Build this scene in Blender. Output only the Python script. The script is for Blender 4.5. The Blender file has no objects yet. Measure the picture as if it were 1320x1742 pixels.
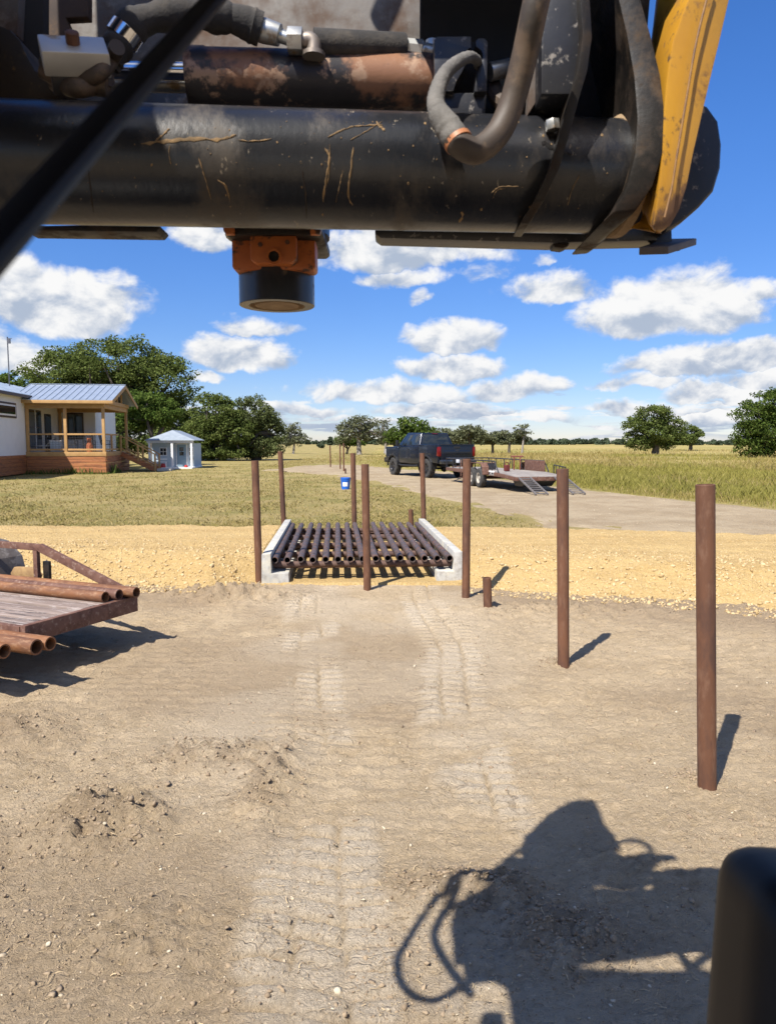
import bpy, bmesh, math, random
import numpy as np
from mathutils import Vector, Matrix

R = math.radians
C = bpy.context.scene.collection
scene = bpy.context.scene
random.seed(7)
rng = np.random.default_rng(11)

# ------------------------------------------------------------------ camera
EYE = 1.75
F = 1262.0                      # focal length in pixels of the 1320 x 1742 photograph
PITCH = math.atan(119 / F)
cp, sp = math.cos(PITCH), math.sin(PITCH)
cam_d = bpy.data.cameras.new('camera')
cam = bpy.data.objects.new('camera', cam_d)
C.objects.link(cam)
cam.location = (0, 0, EYE)
cam.rotation_euler = (R(90) - PITCH, 0, 0)
cam_d.sensor_fit = 'VERTICAL'
cam_d.sensor_height = 36
cam_d.lens = 36 * F / 1742
cam_d.clip_start = 0.05
cam_d.clip_end = 12000
cam_d.dof.use_dof = True
cam_d.dof.focus_distance = 4.5
cam_d.dof.aperture_fstop = 26.08 / 2.2
scene.camera = cam

# ------------------------------------------------------------------ sun, sky, exposure
SUN = Vector((-0.342, -0.512, 0.788)).normalized()      # towards the sun
SUN_EL = math.asin(SUN.z)
SUN_AZ = math.atan2(SUN.x, SUN.y)
sun_d = bpy.data.lights.new('sun', 'SUN')
sun_d.energy = 4.5
sun_d.angle = R(0.5)
sun_d.color = (1.0, 0.955, 0.88)
sun = bpy.data.objects.new('sun', sun_d)
C.objects.link(sun)
sun.location = SUN * 60
sun.rotation_euler = SUN.to_track_quat('Z', 'Y').to_euler()

scene.view_settings.view_transform = 'Standard'
scene.view_settings.look = 'None'
scene.view_settings.exposure = 0.95
scene.view_settings.gamma = 1.0
scene.view_settings.use_curve_mapping = False
scene.render.film_transparent = False
scene.cycles.max_bounces = 5
scene.cycles.use_denoising = True

world = bpy.data.worlds.new('World')
scene.world = world
world.use_nodes = True


def pix_dir(px, py):
    a, b = (px - 660) / F, -(py - 871) / F
    return Vector((a, cp + b * sp, -sp + b * cp))


def A(px, py, Y):
    """the point at distance Y (metres along the ground) on the sight line of photograph pixel px, py"""
    d = pix_dir(px, py)
    return Vector((d.x * Y / d.y, Y, EYE + d.z * Y / d.y))


def P(px, py, z=0.0):
    """the point at height z on that sight line"""
    d = pix_dir(px, py)
    t = (z - EYE) / d.z
    return Vector((d.x * t, d.y * t, z))


def azel(px, py):
    d = pix_dir(px, py)
    return math.atan2(d.x, d.y), math.atan2(d.z, math.hypot(d.x, d.y))


class NT:
    """small helper to wire shader nodes"""
    def __init__(self, tree):
        self.t = tree
        tree.nodes.clear()

    def n(self, typ, **kw):
        nd = self.t.nodes.new(typ)
        for k, v in kw.items():
            setattr(nd, k, v)
        return nd

    def put(self, sock, v):
        if isinstance(v, bpy.types.NodeSocket):
            self.t.links.new(v, sock)
        elif v is not None:
            sock.default_value = v

    def m(self, op, a, b=None, c=None, clamp=False):
        nd = self.n('ShaderNodeMath', operation=op, use_clamp=clamp)
        self.put(nd.inputs[0], a)
        self.put(nd.inputs[1], b)
        self.put(nd.inputs[2], c)
        return nd.outputs[0]

    def vm(self, op, a, b=None):
        nd = self.n('ShaderNodeVectorMath', operation=op)
        self.put(nd.inputs[0], a)
        self.put(nd.inputs[1], b)
        return nd.outputs[0]

    def noise(self, vec, scale, detail=5, rough=0.55, dist=0.0, col=False):
        nd = self.n('ShaderNodeTexNoise')
        self.put(nd.inputs['Vector'], vec)
        nd.inputs['Scale'].default_value = scale
        nd.inputs['Detail'].default_value = detail
        nd.inputs['Roughness'].default_value = rough
        nd.inputs['Distortion'].default_value = dist
        return nd.outputs['Color'] if col else nd.outputs['Fac']

    def ss(self, x, lo, hi, a=0.0, b=1.0):
        nd = self.n('ShaderNodeMapRange', interpolation_type='SMOOTHSTEP')
        self.put(nd.inputs[0], x)
        self.put(nd.inputs[1], lo)
        self.put(nd.inputs[2], hi)
        self.put(nd.inputs[3], a)
        self.put(nd.inputs[4], b)
        return nd.outputs[0]

    def mix(self, f, a, b, mode='MIX'):
        nd = self.n('ShaderNodeMix', data_type='RGBA', blend_type=mode)
        self.put(nd.inputs[0], f)
        for s, v in ((6, a), (7, b)):
            if isinstance(v, (tuple, list)):
                v = (v[0], v[1], v[2], 1)
            self.put(nd.inputs[s], v)
        return nd.outputs[2]


def build_world():
    w = NT(world.node_tree)
    tc = w.n('ShaderNodeTexCoord')
    d = tc.outputs['Generated']
    sky = w.n('ShaderNodeTexSky', sky_type='NISHITA')
    sky.sun_disc = False
    sky.sun_elevation = SUN_EL
    sky.sun_rotation = SUN_AZ % (2 * math.pi)
    sky.air_density = 1.0
    sky.dust_density = 0.0
    sky.ozone_density = 4.0
    sky.altitude = 150
    hs = w.n('ShaderNodeHueSaturation')
    hs.inputs['Saturation'].default_value = SKY_SAT
    hs.inputs['Value'].default_value = SKY_VAL
    w.put(hs.inputs['Color'], sky.outputs[0])
    sep = w.n('ShaderNodeSeparateXYZ')
    w.put(sep.inputs[0], d)
    x, y, z = sep.outputs
    # edges of the clouds wander: warp the direction before measuring it
    wn = w.noise(d, 9.0, 5, 0.6, col=True)
    wv = w.vm('MULTIPLY', w.vm('SUBTRACT', wn, (0.5, 0.5, 0.5)), (0.10, 0.10, 0.06))
    dw = w.vm('ADD', d, wv)
    s2 = w.n('ShaderNodeSeparateXYZ')
    w.put(s2.inputs[0], dw)
    az = w.m('ARCTAN2', s2.outputs[0], s2.outputs[1])
    hyp = w.m('SQRT', w.m('ADD', w.m('MULTIPLY', s2.outputs[0], s2.outputs[0]), w.m('MULTIPLY', s2.outputs[1], s2.outputs[1])))
    el = w.m('ARCTAN2', s2.outputs[2], hyp)
    top, low = None, None
    for (px, py, rx, ry, k) in CLOUDS:
        a0, e0 = azel(px, py)
        ux = w.m('DIVIDE', w.m('SUBTRACT', az, a0), rx * 1.12 / F)
        uy = w.m('DIVIDE', w.m('SUBTRACT', el, e0), ry * 1.12 / F)
        u2 = w.m('MAXIMUM', uy, w.m('MULTIPLY', uy, -1.9))
        dd = w.m('SUBTRACT', k, w.m('ADD', w.m('MULTIPLY', ux, ux), w.m('MULTIPLY', u2, u2)))
        if top is None:
            top, low = dd, uy
        else:
            g = w.m('GREATER_THAN', dd, top)
            low = w.m('ADD', low, w.m('MULTIPLY', w.m('SUBTRACT', uy, low), g))
            top = w.m('MAXIMUM', top, dd)
    top = w.m('MAXIMUM', top, -1.6)
    # cloud noise laid on a high plane, so that it closes up towards the horizon
    zz = w.m('ADD', w.m('MAXIMUM', z, 0.0), 0.06)
    pl = w.n('ShaderNodeCombineXYZ')
    w.put(pl.inputs[0], w.m('DIVIDE', x, zz))
    w.put(pl.inputs[1], w.m('DIVIDE', y, zz))
    far = w.noise(pl.outputs[0], 0.55, 8, 0.6)
    # a fair-weather field fills the horizon band; out of view it is thickened for whiter ambient light
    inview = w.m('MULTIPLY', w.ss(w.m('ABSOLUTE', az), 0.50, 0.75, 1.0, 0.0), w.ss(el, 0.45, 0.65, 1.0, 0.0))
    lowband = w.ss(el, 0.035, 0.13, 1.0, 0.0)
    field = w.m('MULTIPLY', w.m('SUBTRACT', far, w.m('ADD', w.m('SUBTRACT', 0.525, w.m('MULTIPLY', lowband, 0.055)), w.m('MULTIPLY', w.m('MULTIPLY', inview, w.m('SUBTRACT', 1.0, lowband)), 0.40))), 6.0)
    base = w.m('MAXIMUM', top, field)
    vs = w.vm('MULTIPLY', d, (1.0, 1.0, 1.5))
    det = w.noise(vs, 15.0, 9, 0.59, 0.25)
    fine = w.noise(vs, 60.0, 6, 0.6)
    dens = w.m('ADD', base, w.m('MULTIPLY', w.m('SUBTRACT', det, 0.5), 2.0))
    dens = w.m('ADD', dens, w.m('MULTIPLY', w.m('SUBTRACT', fine, 0.5), 0.28))
    alpha = w.ss(dens, -0.06, 0.60)
    # thick parts and flat undersides are greyer
    off = w.noise(w.vm('ADD', vs, (-0.010, 0.0, 0.024)), 15.0, 7, 0.52, 0.25)
    lit = w.m('SUBTRACT', det, off)
    sh = w.m('ADD', w.m('MULTIPLY', low, 0.55), w.m('MULTIPLY', lit, 4.2))
    sh = w.m('ADD', sh, w.m('MULTIPLY', w.m('SUBTRACT', fine, 0.5), 0.35))
    shade = w.ss(sh, -0.75, 0.62)
    ccol = w.mix(shade, (0.46, 0.54, 0.68), (1.0, 1.0, 1.0))
    bg1 = w.n('ShaderNodeBackground')
    w.put(bg1.inputs[0], w.mix(1.0, hs.outputs[0], w.mix(w.ss(el, 0.0, 0.45), (0.80, 0.83, 1.10), (1.02, 1.16, 1.52)), 'MULTIPLY'))
    bg1.inputs[1].default_value = SKY_STRENGTH
    bg2 = w.n('ShaderNodeBackground')
    w.put(bg2.inputs[0], ccol)
    bg2.inputs[1].default_value = CLOUD_LUM
    ms = w.n('ShaderNodeMixShader')
    w.put(ms.inputs[0], w.m('MULTIPLY', alpha, w.ss(el, -0.01, 0.02)))
    w.t.links.new(bg1.outputs[0], ms.inputs[1])
    w.t.links.new(bg2.outputs[0], ms.inputs[2])
    out = w.n('ShaderNodeOutputWorld')
    w.t.links.new(ms.outputs[0], out.inputs[0])


SKY_STRENGTH, SKY_SAT, SKY_VAL, CLOUD_LUM = 0.060, 1.20, 1.0, 0.495
# photographed clouds: pixel, half width, half height, thickness
CLOUDS = [
    (105, 525, 122, 66, 1.0), (15, 615, 75, 45, .9), (330, 412, 75, 36, .7), (690, 428, 160, 52, 1.1), (690, 475, 90, 28, .8),
    (725, 508, 34, 20, .7), (825, 470, 48, 34, .45), (935, 500, 95, 38, .85), (920, 445, 36, 20, .5), (1125, 535, 126, 66, 1.1),
    (1275, 498, 42, 26, .7), (400, 612, 95, 38, .95), (435, 562, 95, 26, .6), (345, 643, 44, 16, .6), (785, 578, 88, 34, .95), (705, 568, 40, 26, .4),
    (775, 628, 100, 30, 1.0), (640, 668, 140, 26, .95), (880, 665, 90, 28, .9), (740, 692, 110, 20, .9), (1150, 630, 115, 28, 1.0),
    (1280, 612, 110, 30, 1.0), (1290, 648, 90, 26, .9), (1080, 655, 110, 20, .7), (1220, 670, 90, 22, .9), (1080, 692, 110, 15, .8), (520, 702, 80, 16, .8), (1180, 715, 110, 12, .7),
    (940, 712, 90, 12, .7), (620, 715, 90, 12, .7),
]
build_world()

# ------------------------------------------------------------------ numpy noise
def vnoise(x, y, seed=0):
    xi, yi = np.floor(x).astype(np.int64), np.floor(y).astype(np.int64)
    fx, fy = x - xi, y - yi
    fx, fy = fx * fx * (3 - 2 * fx), fy * fy * (3 - 2 * fy)

    def h(a, b):
        n = (a * 374761393 + b * 668265263 + seed * 974634777) & 0xFFFFFFFF
        n = ((n ^ (n >> 13)) * 1274126177) & 0xFFFFFFFF
        return ((n ^ (n >> 16)) & 0xFFFF) / 65535.0
    a, b, c, d = h(xi, yi), h(xi + 1, yi), h(xi, yi + 1), h(xi + 1, yi + 1)
    return (a * (1 - fx) + b * fx) * (1 - fy) + (c * (1 - fx) + d * fx) * fy


def fbm(x, y, oct=4, seed=0, gain=0.5):
    s, a, t = 0.0, 1.0, 0.0
    for k in range(oct):
        s = s + a * vnoise(x * 2 ** k, y * 2 ** k, seed + k * 17)
        t += a
        a *= gain
    return s / t


def sstep(x, a, b):
    t = np.clip((x - a) / (b - a), 0, 1)
    return t * t * (3 - 2 * t)


# ------------------------------------------------------------------ building helpers
OFF = {}


def tag(o, label=None, cat=None, group=None, kind=None):
    for k, v in (('label', label), ('category', cat), ('group', group), ('kind', kind)):
        if v:
            o[k] = v
    return o


def thing(name, label, cat, loc=(0, 0, 0), rz=0.0, group=None, world=False):
    """an Empty at the thing's base; with world=True its parts are given in world coordinates"""
    o = bpy.data.objects.new(name, None)
    C.objects.link(o)
    o.empty_display_size = 0.2
    o.location = loc
    o.rotation_euler = (0, 0, rz)
    OFF[o] = Vector(loc) if world else Vector()
    return tag(o, label, cat, group)


def link(name, me, mat, parent=None):
    o = bpy.data.objects.new(name, me)
    if mat and not me.materials:
        me.materials.append(mat)
    C.objects.link(o)
    if parent:
        o.parent = parent
        OFF[o] = OFF[parent]
    return o


def np_mesh(name, V, Fc, smooth=False, attrs=None):
    me = bpy.data.meshes.new(name)
    V = np.asarray(V, np.float32)
    Fc = np.asarray(Fc, np.int32)
    k = Fc.shape[1]
    me.vertices.add(len(V))
    me.vertices.foreach_set('co', V.ravel())
    me.loops.add(Fc.size)
    me.loops.foreach_set('vertex_index', Fc.ravel())
    me.polygons.add(len(Fc))
    me.polygons.foreach_set('loop_start', np.arange(0, Fc.size, k, dtype=np.int32))
    if smooth:
        me.polygons.foreach_set('use_smooth', np.ones(len(Fc), bool))
    for an, av in (attrs or {}).items():
        at = me.attributes.new(an, 'FLOAT', 'POINT')
        at.data.foreach_set('value', np.asarray(av, np.float32).ravel())
    me.update(calc_edges=True)
    return me


def rot_to(axis, up=(0, 0, 1)):
    y = Vector(axis).normalized()
    up = Vector(up)
    if abs(y.dot(up)) > 0.98:
        up = Vector((1, 0, 0))
    x = y.cross(up).normalized()
    z = x.cross(y)
    return Matrix((x, y, z)).transposed()


class MB:
    """collects shapes; build() links them as ONE mesh object"""
    def __init__(self):
        self.v, self.f = [], []

    def add(self, vs, fs):
        b = len(self.v)
        self.v += [Vector(p) for p in vs]
        self.f += [[i + b for i in q] for q in fs]
        return self

    def box(self, c, s, rot=None, taper=1.0):
        c = Vector(c)
        vs = []
        for k in (-.5, .5):
            t = taper if k > 0 else 1.0
            for i, j in ((-.5, -.5), (.5, -.5), (.5, .5), (-.5, .5)):
                p = Vector((i * s[0] * t, j * s[1] * t, k * s[2]))
                vs.append(c + (rot @ p if rot else p))
        return self.add(vs, [(3, 2, 1, 0), (4, 5, 6, 7), (0, 1, 5, 4), (1, 2, 6, 5), (2, 3, 7, 6), (3, 0, 4, 7)])

    def beam(self, p, q, w, h, up=(0, 0, 1)):
        p, q = Vector(p), Vector(q)
        return self.box((p + q) / 2, (w, (q - p).length, h), rot_to(q - p, up))

    def tube(self, pts, r, n=10, caps=True):
        pts = [Vector(p) for p in pts]
        m = len(pts)
        rs = r if isinstance(r, (list, tuple)) else [r] * m
        vs, fs = [], []
        prev = None
        for i, p in enumerate(pts):
            t = (pts[min(i + 1, m - 1)] - pts[max(i - 1, 0)]).normalized()
            if prev is None:
                a = t.cross(Vector((0, 0, 1)))
                if a.length < 0.05:
                    a = t.cross(Vector((1, 0, 0)))
            else:
                a = prev - t * prev.dot(t)
            a.normalize()
            prev = a
            b = t.cross(a)
            for k in range(n):
                w = 2 * math.pi * k / n
                vs.append(p + (a * math.cos(w) + b * math.sin(w)) * rs[i])
        for i in range(m - 1):
            for k in range(n):
                fs.append((i * n + k, i * n + (k + 1) % n, (i + 1) * n + (k + 1) % n, (i + 1) * n + k))
        if caps:
            fs.append(tuple(range(n - 1, -1, -1)))
            fs.append(tuple((m - 1) * n + k for k in range(n)))
        return self.add(vs, fs)

    def lathe(self, prof, p, q, n=20):
        """prof: list of (distance along p->q, radius); closed back onto its start if it ends there"""
        p, q = Vector(p), Vector(q)
        M = rot_to(q - p)
        ax, a, b = M.col[1], M.col[0], M.col[2]
        vs, fs = [], []
        for (s, r) in prof:
            for k in range(n):
                w = 2 * math.pi * k / n
                vs.append(p + ax * s + (a * math.cos(w) + b * math.sin(w)) * r)
        for i in range(len(prof) - 1):
            for k in range(n):
                fs.append((i * n + k, (i + 1) * n + k, (i + 1) * n + (k + 1) % n, i * n + (k + 1) % n))
        return self.add(vs, fs)

    def pipe(self, p, q, ro, ri, n=14):
        L = (Vector(q) - Vector(p)).length
        return self.lathe([(0, ri), (0, ro), (L, ro), (L, ri), (0, ri)], p, q, n)

    def disc(self, p, axis, r, n=20):
        M = rot_to(axis)
        return self.add([Vector(p) + (M.col[0] * math.cos(2 * math.pi * k / n) + M.col[2] * math.sin(2 * math.pi * k / n)) * r for k in range(n)], [tuple(range(n))])

    def prism(self, poly, vec):
        poly = [Vector(p) for p in poly]
        vec = Vector(vec)
        n = len(poly)
        nrm = Vector()
        for i in range(n):
            nrm += poly[i].cross(poly[(i + 1) % n])
        if nrm.dot(vec) > 0:
            poly = poly[::-1]
        fs = [tuple(range(n)), tuple(range(2 * n - 1, n - 1, -1))]
        for i in range(n):
            j = (i + 1) % n
            fs.append((j, i, n + i, n + j))
        return self.add(poly + [p + vec for p in poly], fs)

    def mesh(self, name, bevel=0.0, seg=2, smooth=True, ang=35, off=None):
        me = bpy.data.meshes.new(name)
        vs = [v - off for v in self.v] if off else self.v
        me.from_pydata([tuple(v) for v in vs], [], self.f)
        if bevel:
            bm = bmesh.new()
            bm.from_mesh(me)
            es = [e for e in bm.edges if len(e.link_faces) == 2 and e.calc_face_angle(0) > R(28)]
            bmesh.ops.bevel(bm, geom=es, offset=bevel, segments=seg, profile=0.6, affect='EDGES', clamp_overlap=True)
            bm.to_mesh(me)
            bm.free()
        if smooth:
            me.polygons.foreach_set('use_smooth', [True] * len(me.polygons))
            me.set_sharp_from_angle(angle=R(ang))
        me.update()
        return me

    def build(self, name, mat, parent=None, bevel=0.0, seg=2, smooth=True, ang=35):
        return link(name, self.mesh(name, bevel, seg, smooth, ang, OFF.get(parent) if parent else None), mat, parent)


def curve_pts(ctrl, n=8):
    """Catmull-Rom through the control points"""
    c = [Vector(p) for p in ctrl]
    c = [c[0] * 2 - c[1]] + c + [c[-1] * 2 - c[-2]]
    out = []
    for i in range(1, len(c) - 2):
        for k in range(n):
            t = k / n
            a, b, d, e = c[i - 1], c[i], c[i + 1], c[i + 2]
            out.append(0.5 * ((2 * b) + (d - a) * t + (2 * a - 5 * b + 4 * d - e) * t * t + (3 * b - a - 3 * d + e) * t ** 3))
    out.append(c[-2])
    return out


# ------------------------------------------------------------------ materials
def M(name, c1, c2=None, scale=6.0, rough=0.6, metal=0.0, bump=0.0, bscale=60.0, c3=None, sscale=20.0, samt=0.4, soft=0.06,
      c4=None, s4=60.0, a4=0.25, stretch=(1, 1, 1), island=False, spec=0.5, coat=0.0, soft4=None):
    """object-space procedural: c1..c2 by broad noise, c3 and c4 worn through in patches (samt, a4 = share covered)"""
    m = bpy.data.materials.new(name)
    m.use_nodes = True
    w = NT(m.node_tree)
    tc = w.n('ShaderNodeTexCoord')
    oi = w.n('ShaderNodeObjectInfo')
    v = w.vm('ADD', tc.outputs['Object'], w.vm('MULTIPLY', oi.outputs['Random'], (37.0, 53.0, 71.0)))
    v = w.vm('MULTIPLY', v, stretch)
    c2 = c2 or tuple(k * 0.8 for k in c1)
    if island:
        g = w.n('ShaderNodeNewGeometry')
        fac = w.m('ADD', w.m('MULTIPLY', g.outputs['Random Per Island'], 0.75), w.m('MULTIPLY', w.noise(v, scale, 3), 0.25))
    else:
        fac = w.ss(w.noise(v, scale, 6, 0.62), 0.3, 0.7)
    col = w.mix(fac, c1, c2)
    rg = rough
    for (cc, s, am, sd) in ((c3, sscale, samt, 3.1), (c4, s4, a4, 9.7)):
        if cc:
            nz = w.noise(w.vm('ADD', v, (sd, sd, sd)), s, 8, 0.68)
            th = 0.5 + (0.5 - am) * 0.27
            so = soft4 if (soft4 and sd == 9.7) else soft
            k = w.ss(nz, th - so, th + so)
            col = w.mix(k, col, cc)
            if metal > 0 or rough < 0.5:
                rg = w.m('ADD', rg, w.m('MULTIPLY', k, 0.35), clamp=True)
    b = w.n('ShaderNodeBsdfPrincipled')
    w.put(b.inputs['Base Color'], col)
    w.put(b.inputs['Roughness'], rg)
    b.inputs['Metallic'].default_value = metal
    b.inputs['Specular IOR Level'].default_value = spec
    b.inputs['Coat Weight'].default_value = coat
    b.inputs['Coat Roughness'].default_value = 0.05
    if bump:
        bp = w.n('ShaderNodeBump')
        bp.inputs['Strength'].default_value = 0.8
        bp.inputs['Distance'].default_value = bump
        w.put(bp.inputs['Height'], w.noise(v, bscale, 5, 0.6))
        w.put(b.inputs['Normal'], bp.outputs[0])
    o = w.n('ShaderNodeOutputMaterial')
    w.t.links.new(b.outputs[0], o.inputs[0])
    return m


def leaf_mat(name, dark, mid, light, trans=0.34):
    m = bpy.data.materials.new(name)
    m.use_nodes = True
    w = NT(m.node_tree)
    g = w.n('ShaderNodeNewGeometry')
    tc = w.n('ShaderNodeTexCoord')
    r = g.outputs['Random Per Island']
    n = w.noise(tc.outputs['Object'], 0.7, 3)
    k = w.m('ADD', w.m('MULTIPLY', r, 0.6), w.m('MULTIPLY', n, 0.5))
    col = w.mix(w.ss(k, 0.2, 0.6), dark, mid)
    col = w.mix(w.ss(k, 0.55, 1.0), col, light)
    d = w.n('ShaderNodeBsdfDiffuse')
    w.put(d.inputs[0], col)
    t = w.n('ShaderNodeBsdfTranslucent')
    w.put(t.inputs[0], col)
    ms = w.n('ShaderNodeMixShader')
    ms.inputs[0].default_value = trans
    w.t.links.new(d.outputs[0], ms.inputs[1])
    w.t.links.new(t.outputs[0], ms.inputs[2])
    o = w.n('ShaderNodeOutputMaterial')
    w.t.links.new(ms.outputs[0], o.inputs[0])
    return m


RUST = M('rust_pipe', (.105, .043, .020), (.138, .057, .026), 7, .72, 0, .0004, 120, c3=(.155, .076, .042), sscale=22, samt=.22, soft=.10, c4=(.072, .032, .019), s4=6, a4=.3, stretch=(1, 1, .35))
RUST_ORANGE = M('rust_orange_pipe', (.165, .064, .022), (.22, .092, .033), 5, .7, 0, .0006, 90, c3=(.105, .042, .019), sscale=7, samt=.35, soft=.12, c4=(.27, .15, .08), s4=45, a4=.12, stretch=(1, .3, 1))
RUST_STEEL = M('rusted_trailer_steel', (.115, .052, .034), (.155, .076, .050), 6, .75, 0, .0008, 80, c3=(.085, .034, .021), sscale=9, samt=.35, soft=.08, c4=(.24, .16, .12), s4=22, a4=.10)
GUARD_PIPE = M('oilfield_pipe', (.070, .050, .044), (.105, .076, .066), 8, .50, 0.1, .0006, 80, c3=(.13, .068, .050), sscale=10, samt=.34, c4=(.03, .025, .027), s4=18, a4=.25)
GUARD_UNDER = M('rusted_support_pipe', (.12, .068, .050), (.075, .040, .030), 8, .75, 0, .0006, 80, c3=(.07, .036, .03), sscale=14, samt=.35)
CONCRETE = M('concrete', (.44, .43, .40), (.36, .35, .32), 5, .9, 0, .0015, 90, c3=(.28, .26, .23), sscale=16, samt=.28, soft=.12, c4=(.50, .46, .36), s4=5, a4=.25)
BLACK_PAINT = M('worn_black_paint', (.010, .011, .014), (.022, .022, .025), 5, .30, 0, .0005, 60, c3=(.085, .058, .034), sscale=14, samt=.05, soft=.03, c4=(.034, .029, .024), s4=5, a4=.16)
TUBE_PAINT = M('scuffed_tube_paint', (.010, .011, .014), (.020, .020, .022), 4, .28, 0, .0006, 70, c3=(.050, .039, .029), sscale=6, samt=.16, soft=.10, c4=(.22, .18, .13), s4=48, a4=-.12, soft4=.02, stretch=(1.8, .9, .9))
BLACK_MUD = M('muddy_black_paint', (.008, .007, .007), (.018, .015, .012), 6, .45, 0, .0008, 60, c3=(.065, .040, .022), sscale=11, samt=.18, soft=.08, c4=(.024, .015, .010), s4=18, a4=.35, spec=.3)
BLACK_PLAIN = M('black_painted_steel', (.012, .012, .014), (.022, .022, .026), 6, .38, 0, .0004, 60, c4=(.2, .18, .16), s4=70, a4=.03)
PLATE_GREY = M('weathered_plate', (.125, .112, .10), (.075, .067, .06), 4, .6, 0.2, .0006, 40, c3=(.095, .055, .034), sscale=5, samt=.34, soft=.12, c4=(.20, .18, .16), s4=38, a4=.14)
PLATE_BLUE = M('blue_black_plate', (.055, .062, .075), (.03, .033, .04), 7, .5, .2, .0005, 40, c3=(.22, .20, .18), sscale=28, samt=.12, c4=(.10, .06, .04), s4=6, a4=.2)
CYL_RUST = M('rusty_cylinder', (.018, .016, .018), (.035, .028, .026), 6, .5, 0, .0008, 60, c3=(.24, .115, .06), sscale=7, samt=.36, soft=.05, c4=(.35, .22, .14), s4=24, a4=.16)
CHROME = M('chrome_rod', (.75, .76, .78), (.62, .63, .66), 5, .12, 1.0)
ZINC = M('zinc_fitting', (.52, .52, .50), (.38, .38, .36), 20, .35, .8, c3=(.28, .2, .12), sscale=30, samt=.2)
YELLOW = M('yellow_machine_paint', (.50, .255, .022), (.42, .20, .020), 4, .42, 0, .0004, 50, c3=(.15, .075, .035), sscale=9, samt=.16, soft=.05, c4=(.07, .04, .025), s4=26, a4=.03)
YELLOW_MUD = M('muddy_yellow_paint', (.05, .034, .02), (.02, .016, .013), 6, .7, 0, .001, 60, c3=(.28, .15, .03), sscale=7, samt=.34, soft=.05)
ORANGE = M('orange_paint', (.46, .135, .028), (.36, .095, .022), 8, .5, 0, .0004, 60, c3=(.07, .032, .018), sscale=28, samt=.26, soft=.04)
HOSE = M('hose_rubber', (.065, .046, .034), (.038, .030, .025), 10, .6, 0, .0005, 120, c3=(.11, .075, .05), sscale=16, samt=.3)
SLEEVE = M('hose_sleeve', (.022, .020, .019), (.036, .032, .030), 20, .9, 0, .0012, 300, c3=(.07, .058, .045), sscale=9, samt=.2, soft=.1)
GREY_SLEEVE = M('frayed_grey_sleeve', (.16, .15, .14), (.09, .085, .08), 30, .9, 0, .002, 160)
RUBBER = M('black_plastic', (.0045, .0045, .005), (.007, .007, .008), 8, .5, spec=.25)
VOID = M('dark_steel_and_shade', (.010, .008, .007), (.02, .016, .013), 6, .8)  # near-black; in recesses and holes the colour stands in for shade
DIRT_CLING = M('caked_dirt', (.30, .21, .12), (.20, .13, .07), 20, .95, 0, .004, 60)
SILVER_BOX = M('bare_aluminium', (.62, .61, .58), (.50, .49, .46), 8, .45, .5, c3=(.42, .28, .15), sscale=10, samt=.2)
WOOD_DECK = M('weathered_planks', (.27, .205, .17), (.165, .120, .098), 3, .85, 0, .004, 25, c3=(.07, .055, .05), sscale=5, samt=.2, soft=.03, c4=(.36, .30, .27), s4=12, a4=.25, stretch=(.35, 5, 1))
WOOD_PORCH = M('yellow_pine', (.46, .275, .105), (.38, .215, .078), 3, .7, 0, .001, 30, stretch=(1, 1, 1))
WOOD_SKIRT = M('cedar_skirting', (.42, .165, .058), (.32, .115, .042), 2.2, .75, 0, .001, 20, c3=(.20, .08, .038), sscale=4, samt=.28, stretch=(.4, .4, 5))
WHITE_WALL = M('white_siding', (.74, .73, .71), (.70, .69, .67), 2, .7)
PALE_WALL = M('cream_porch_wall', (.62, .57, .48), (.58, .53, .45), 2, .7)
ROOF_METAL = M('galvanised_roof', (.42, .47, .53), (.35, .40, .46), 2, .35, .45)
TRIM_DARK = M('dark_brown_trim', (.05, .03, .022), (.06, .036, .026), 4, .6)
TRIM_WHITE = M('white_trim', (.78, .77, .75), (.72, .71, .69), 4, .6)
GLASS_DARK = M('dark_glass', (.012, .016, .018), (.02, .026, .03), 2, .06, 0, spec=.6)
GLASS_SKY = M('reflecting_glass', (.03, .045, .055), (.04, .055, .065), 2, .03, 0, spec=1.0)
MESH_BLACK = M('black_wire', (.02, .02, .02), None, 5, .6)
SHED_WALL = M('pale_blue_siding', (.42, .50, .56), (.38, .46, .52), 2, .75)
SHED_DOOR = M('slate_blue_door', (.17, .25, .31), (.15, .22, .28), 2, .6)
RED = M('red_plastic', (.45, .025, .022), (.36, .02, .018), 6, .5)
BLUE = M('blue_bucket_plastic', (.012, .13, .55), (.015, .10, .46), 4, .4)
WHITE = M('white_print', (.8, .8, .8), (.74, .74, .74), 6, .6)
TRUCK_PAINT = M('dark_blue_paint', (.0055, .0085, .018), (.007, .0105, .022), 3, .25, .2, coat=.45)
TRUCK_DARK = M('black_trim', (.012, .012, .013), (.02, .02, .021), 6, .5)
TIRE = M('tyre_rubber', (.028, .027, .026), (.05, .046, .042), 9, .9)
RIM_DARK = M('dark_rim', (.05, .05, .055), (.08, .08, .085), 9, .35, .7)
RIM_PALE = M('pale_steel_rim', (.42, .39, .33), (.33, .29, .24), 9, .6)
TAIL_RED = M('tail_lamp', (.17, .006, .006), (.13, .005, .005), 6, .2)
PLATE_WHITE = M('number_plate', (.72, .73, .75), (.66, .67, .7), 10, .5)
BARK = M('oak_bark', (.075, .060, .048), (.11, .09, .072), 5, .95, 0, .01, 12)
BARK_PALE = M('pale_bark', (.26, .23, .20), (.18, .16, .14), 5, .95)
LEAF_OAK = leaf_mat('oak_leaves', (.056, .076, .020), (.112, .146, .040), (.185, .208, .068))
LEAF_GREEN = leaf_mat('fresh_leaves', (.040, .068, .014), (.085, .130, .027), (.16, .195, .05))
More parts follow.
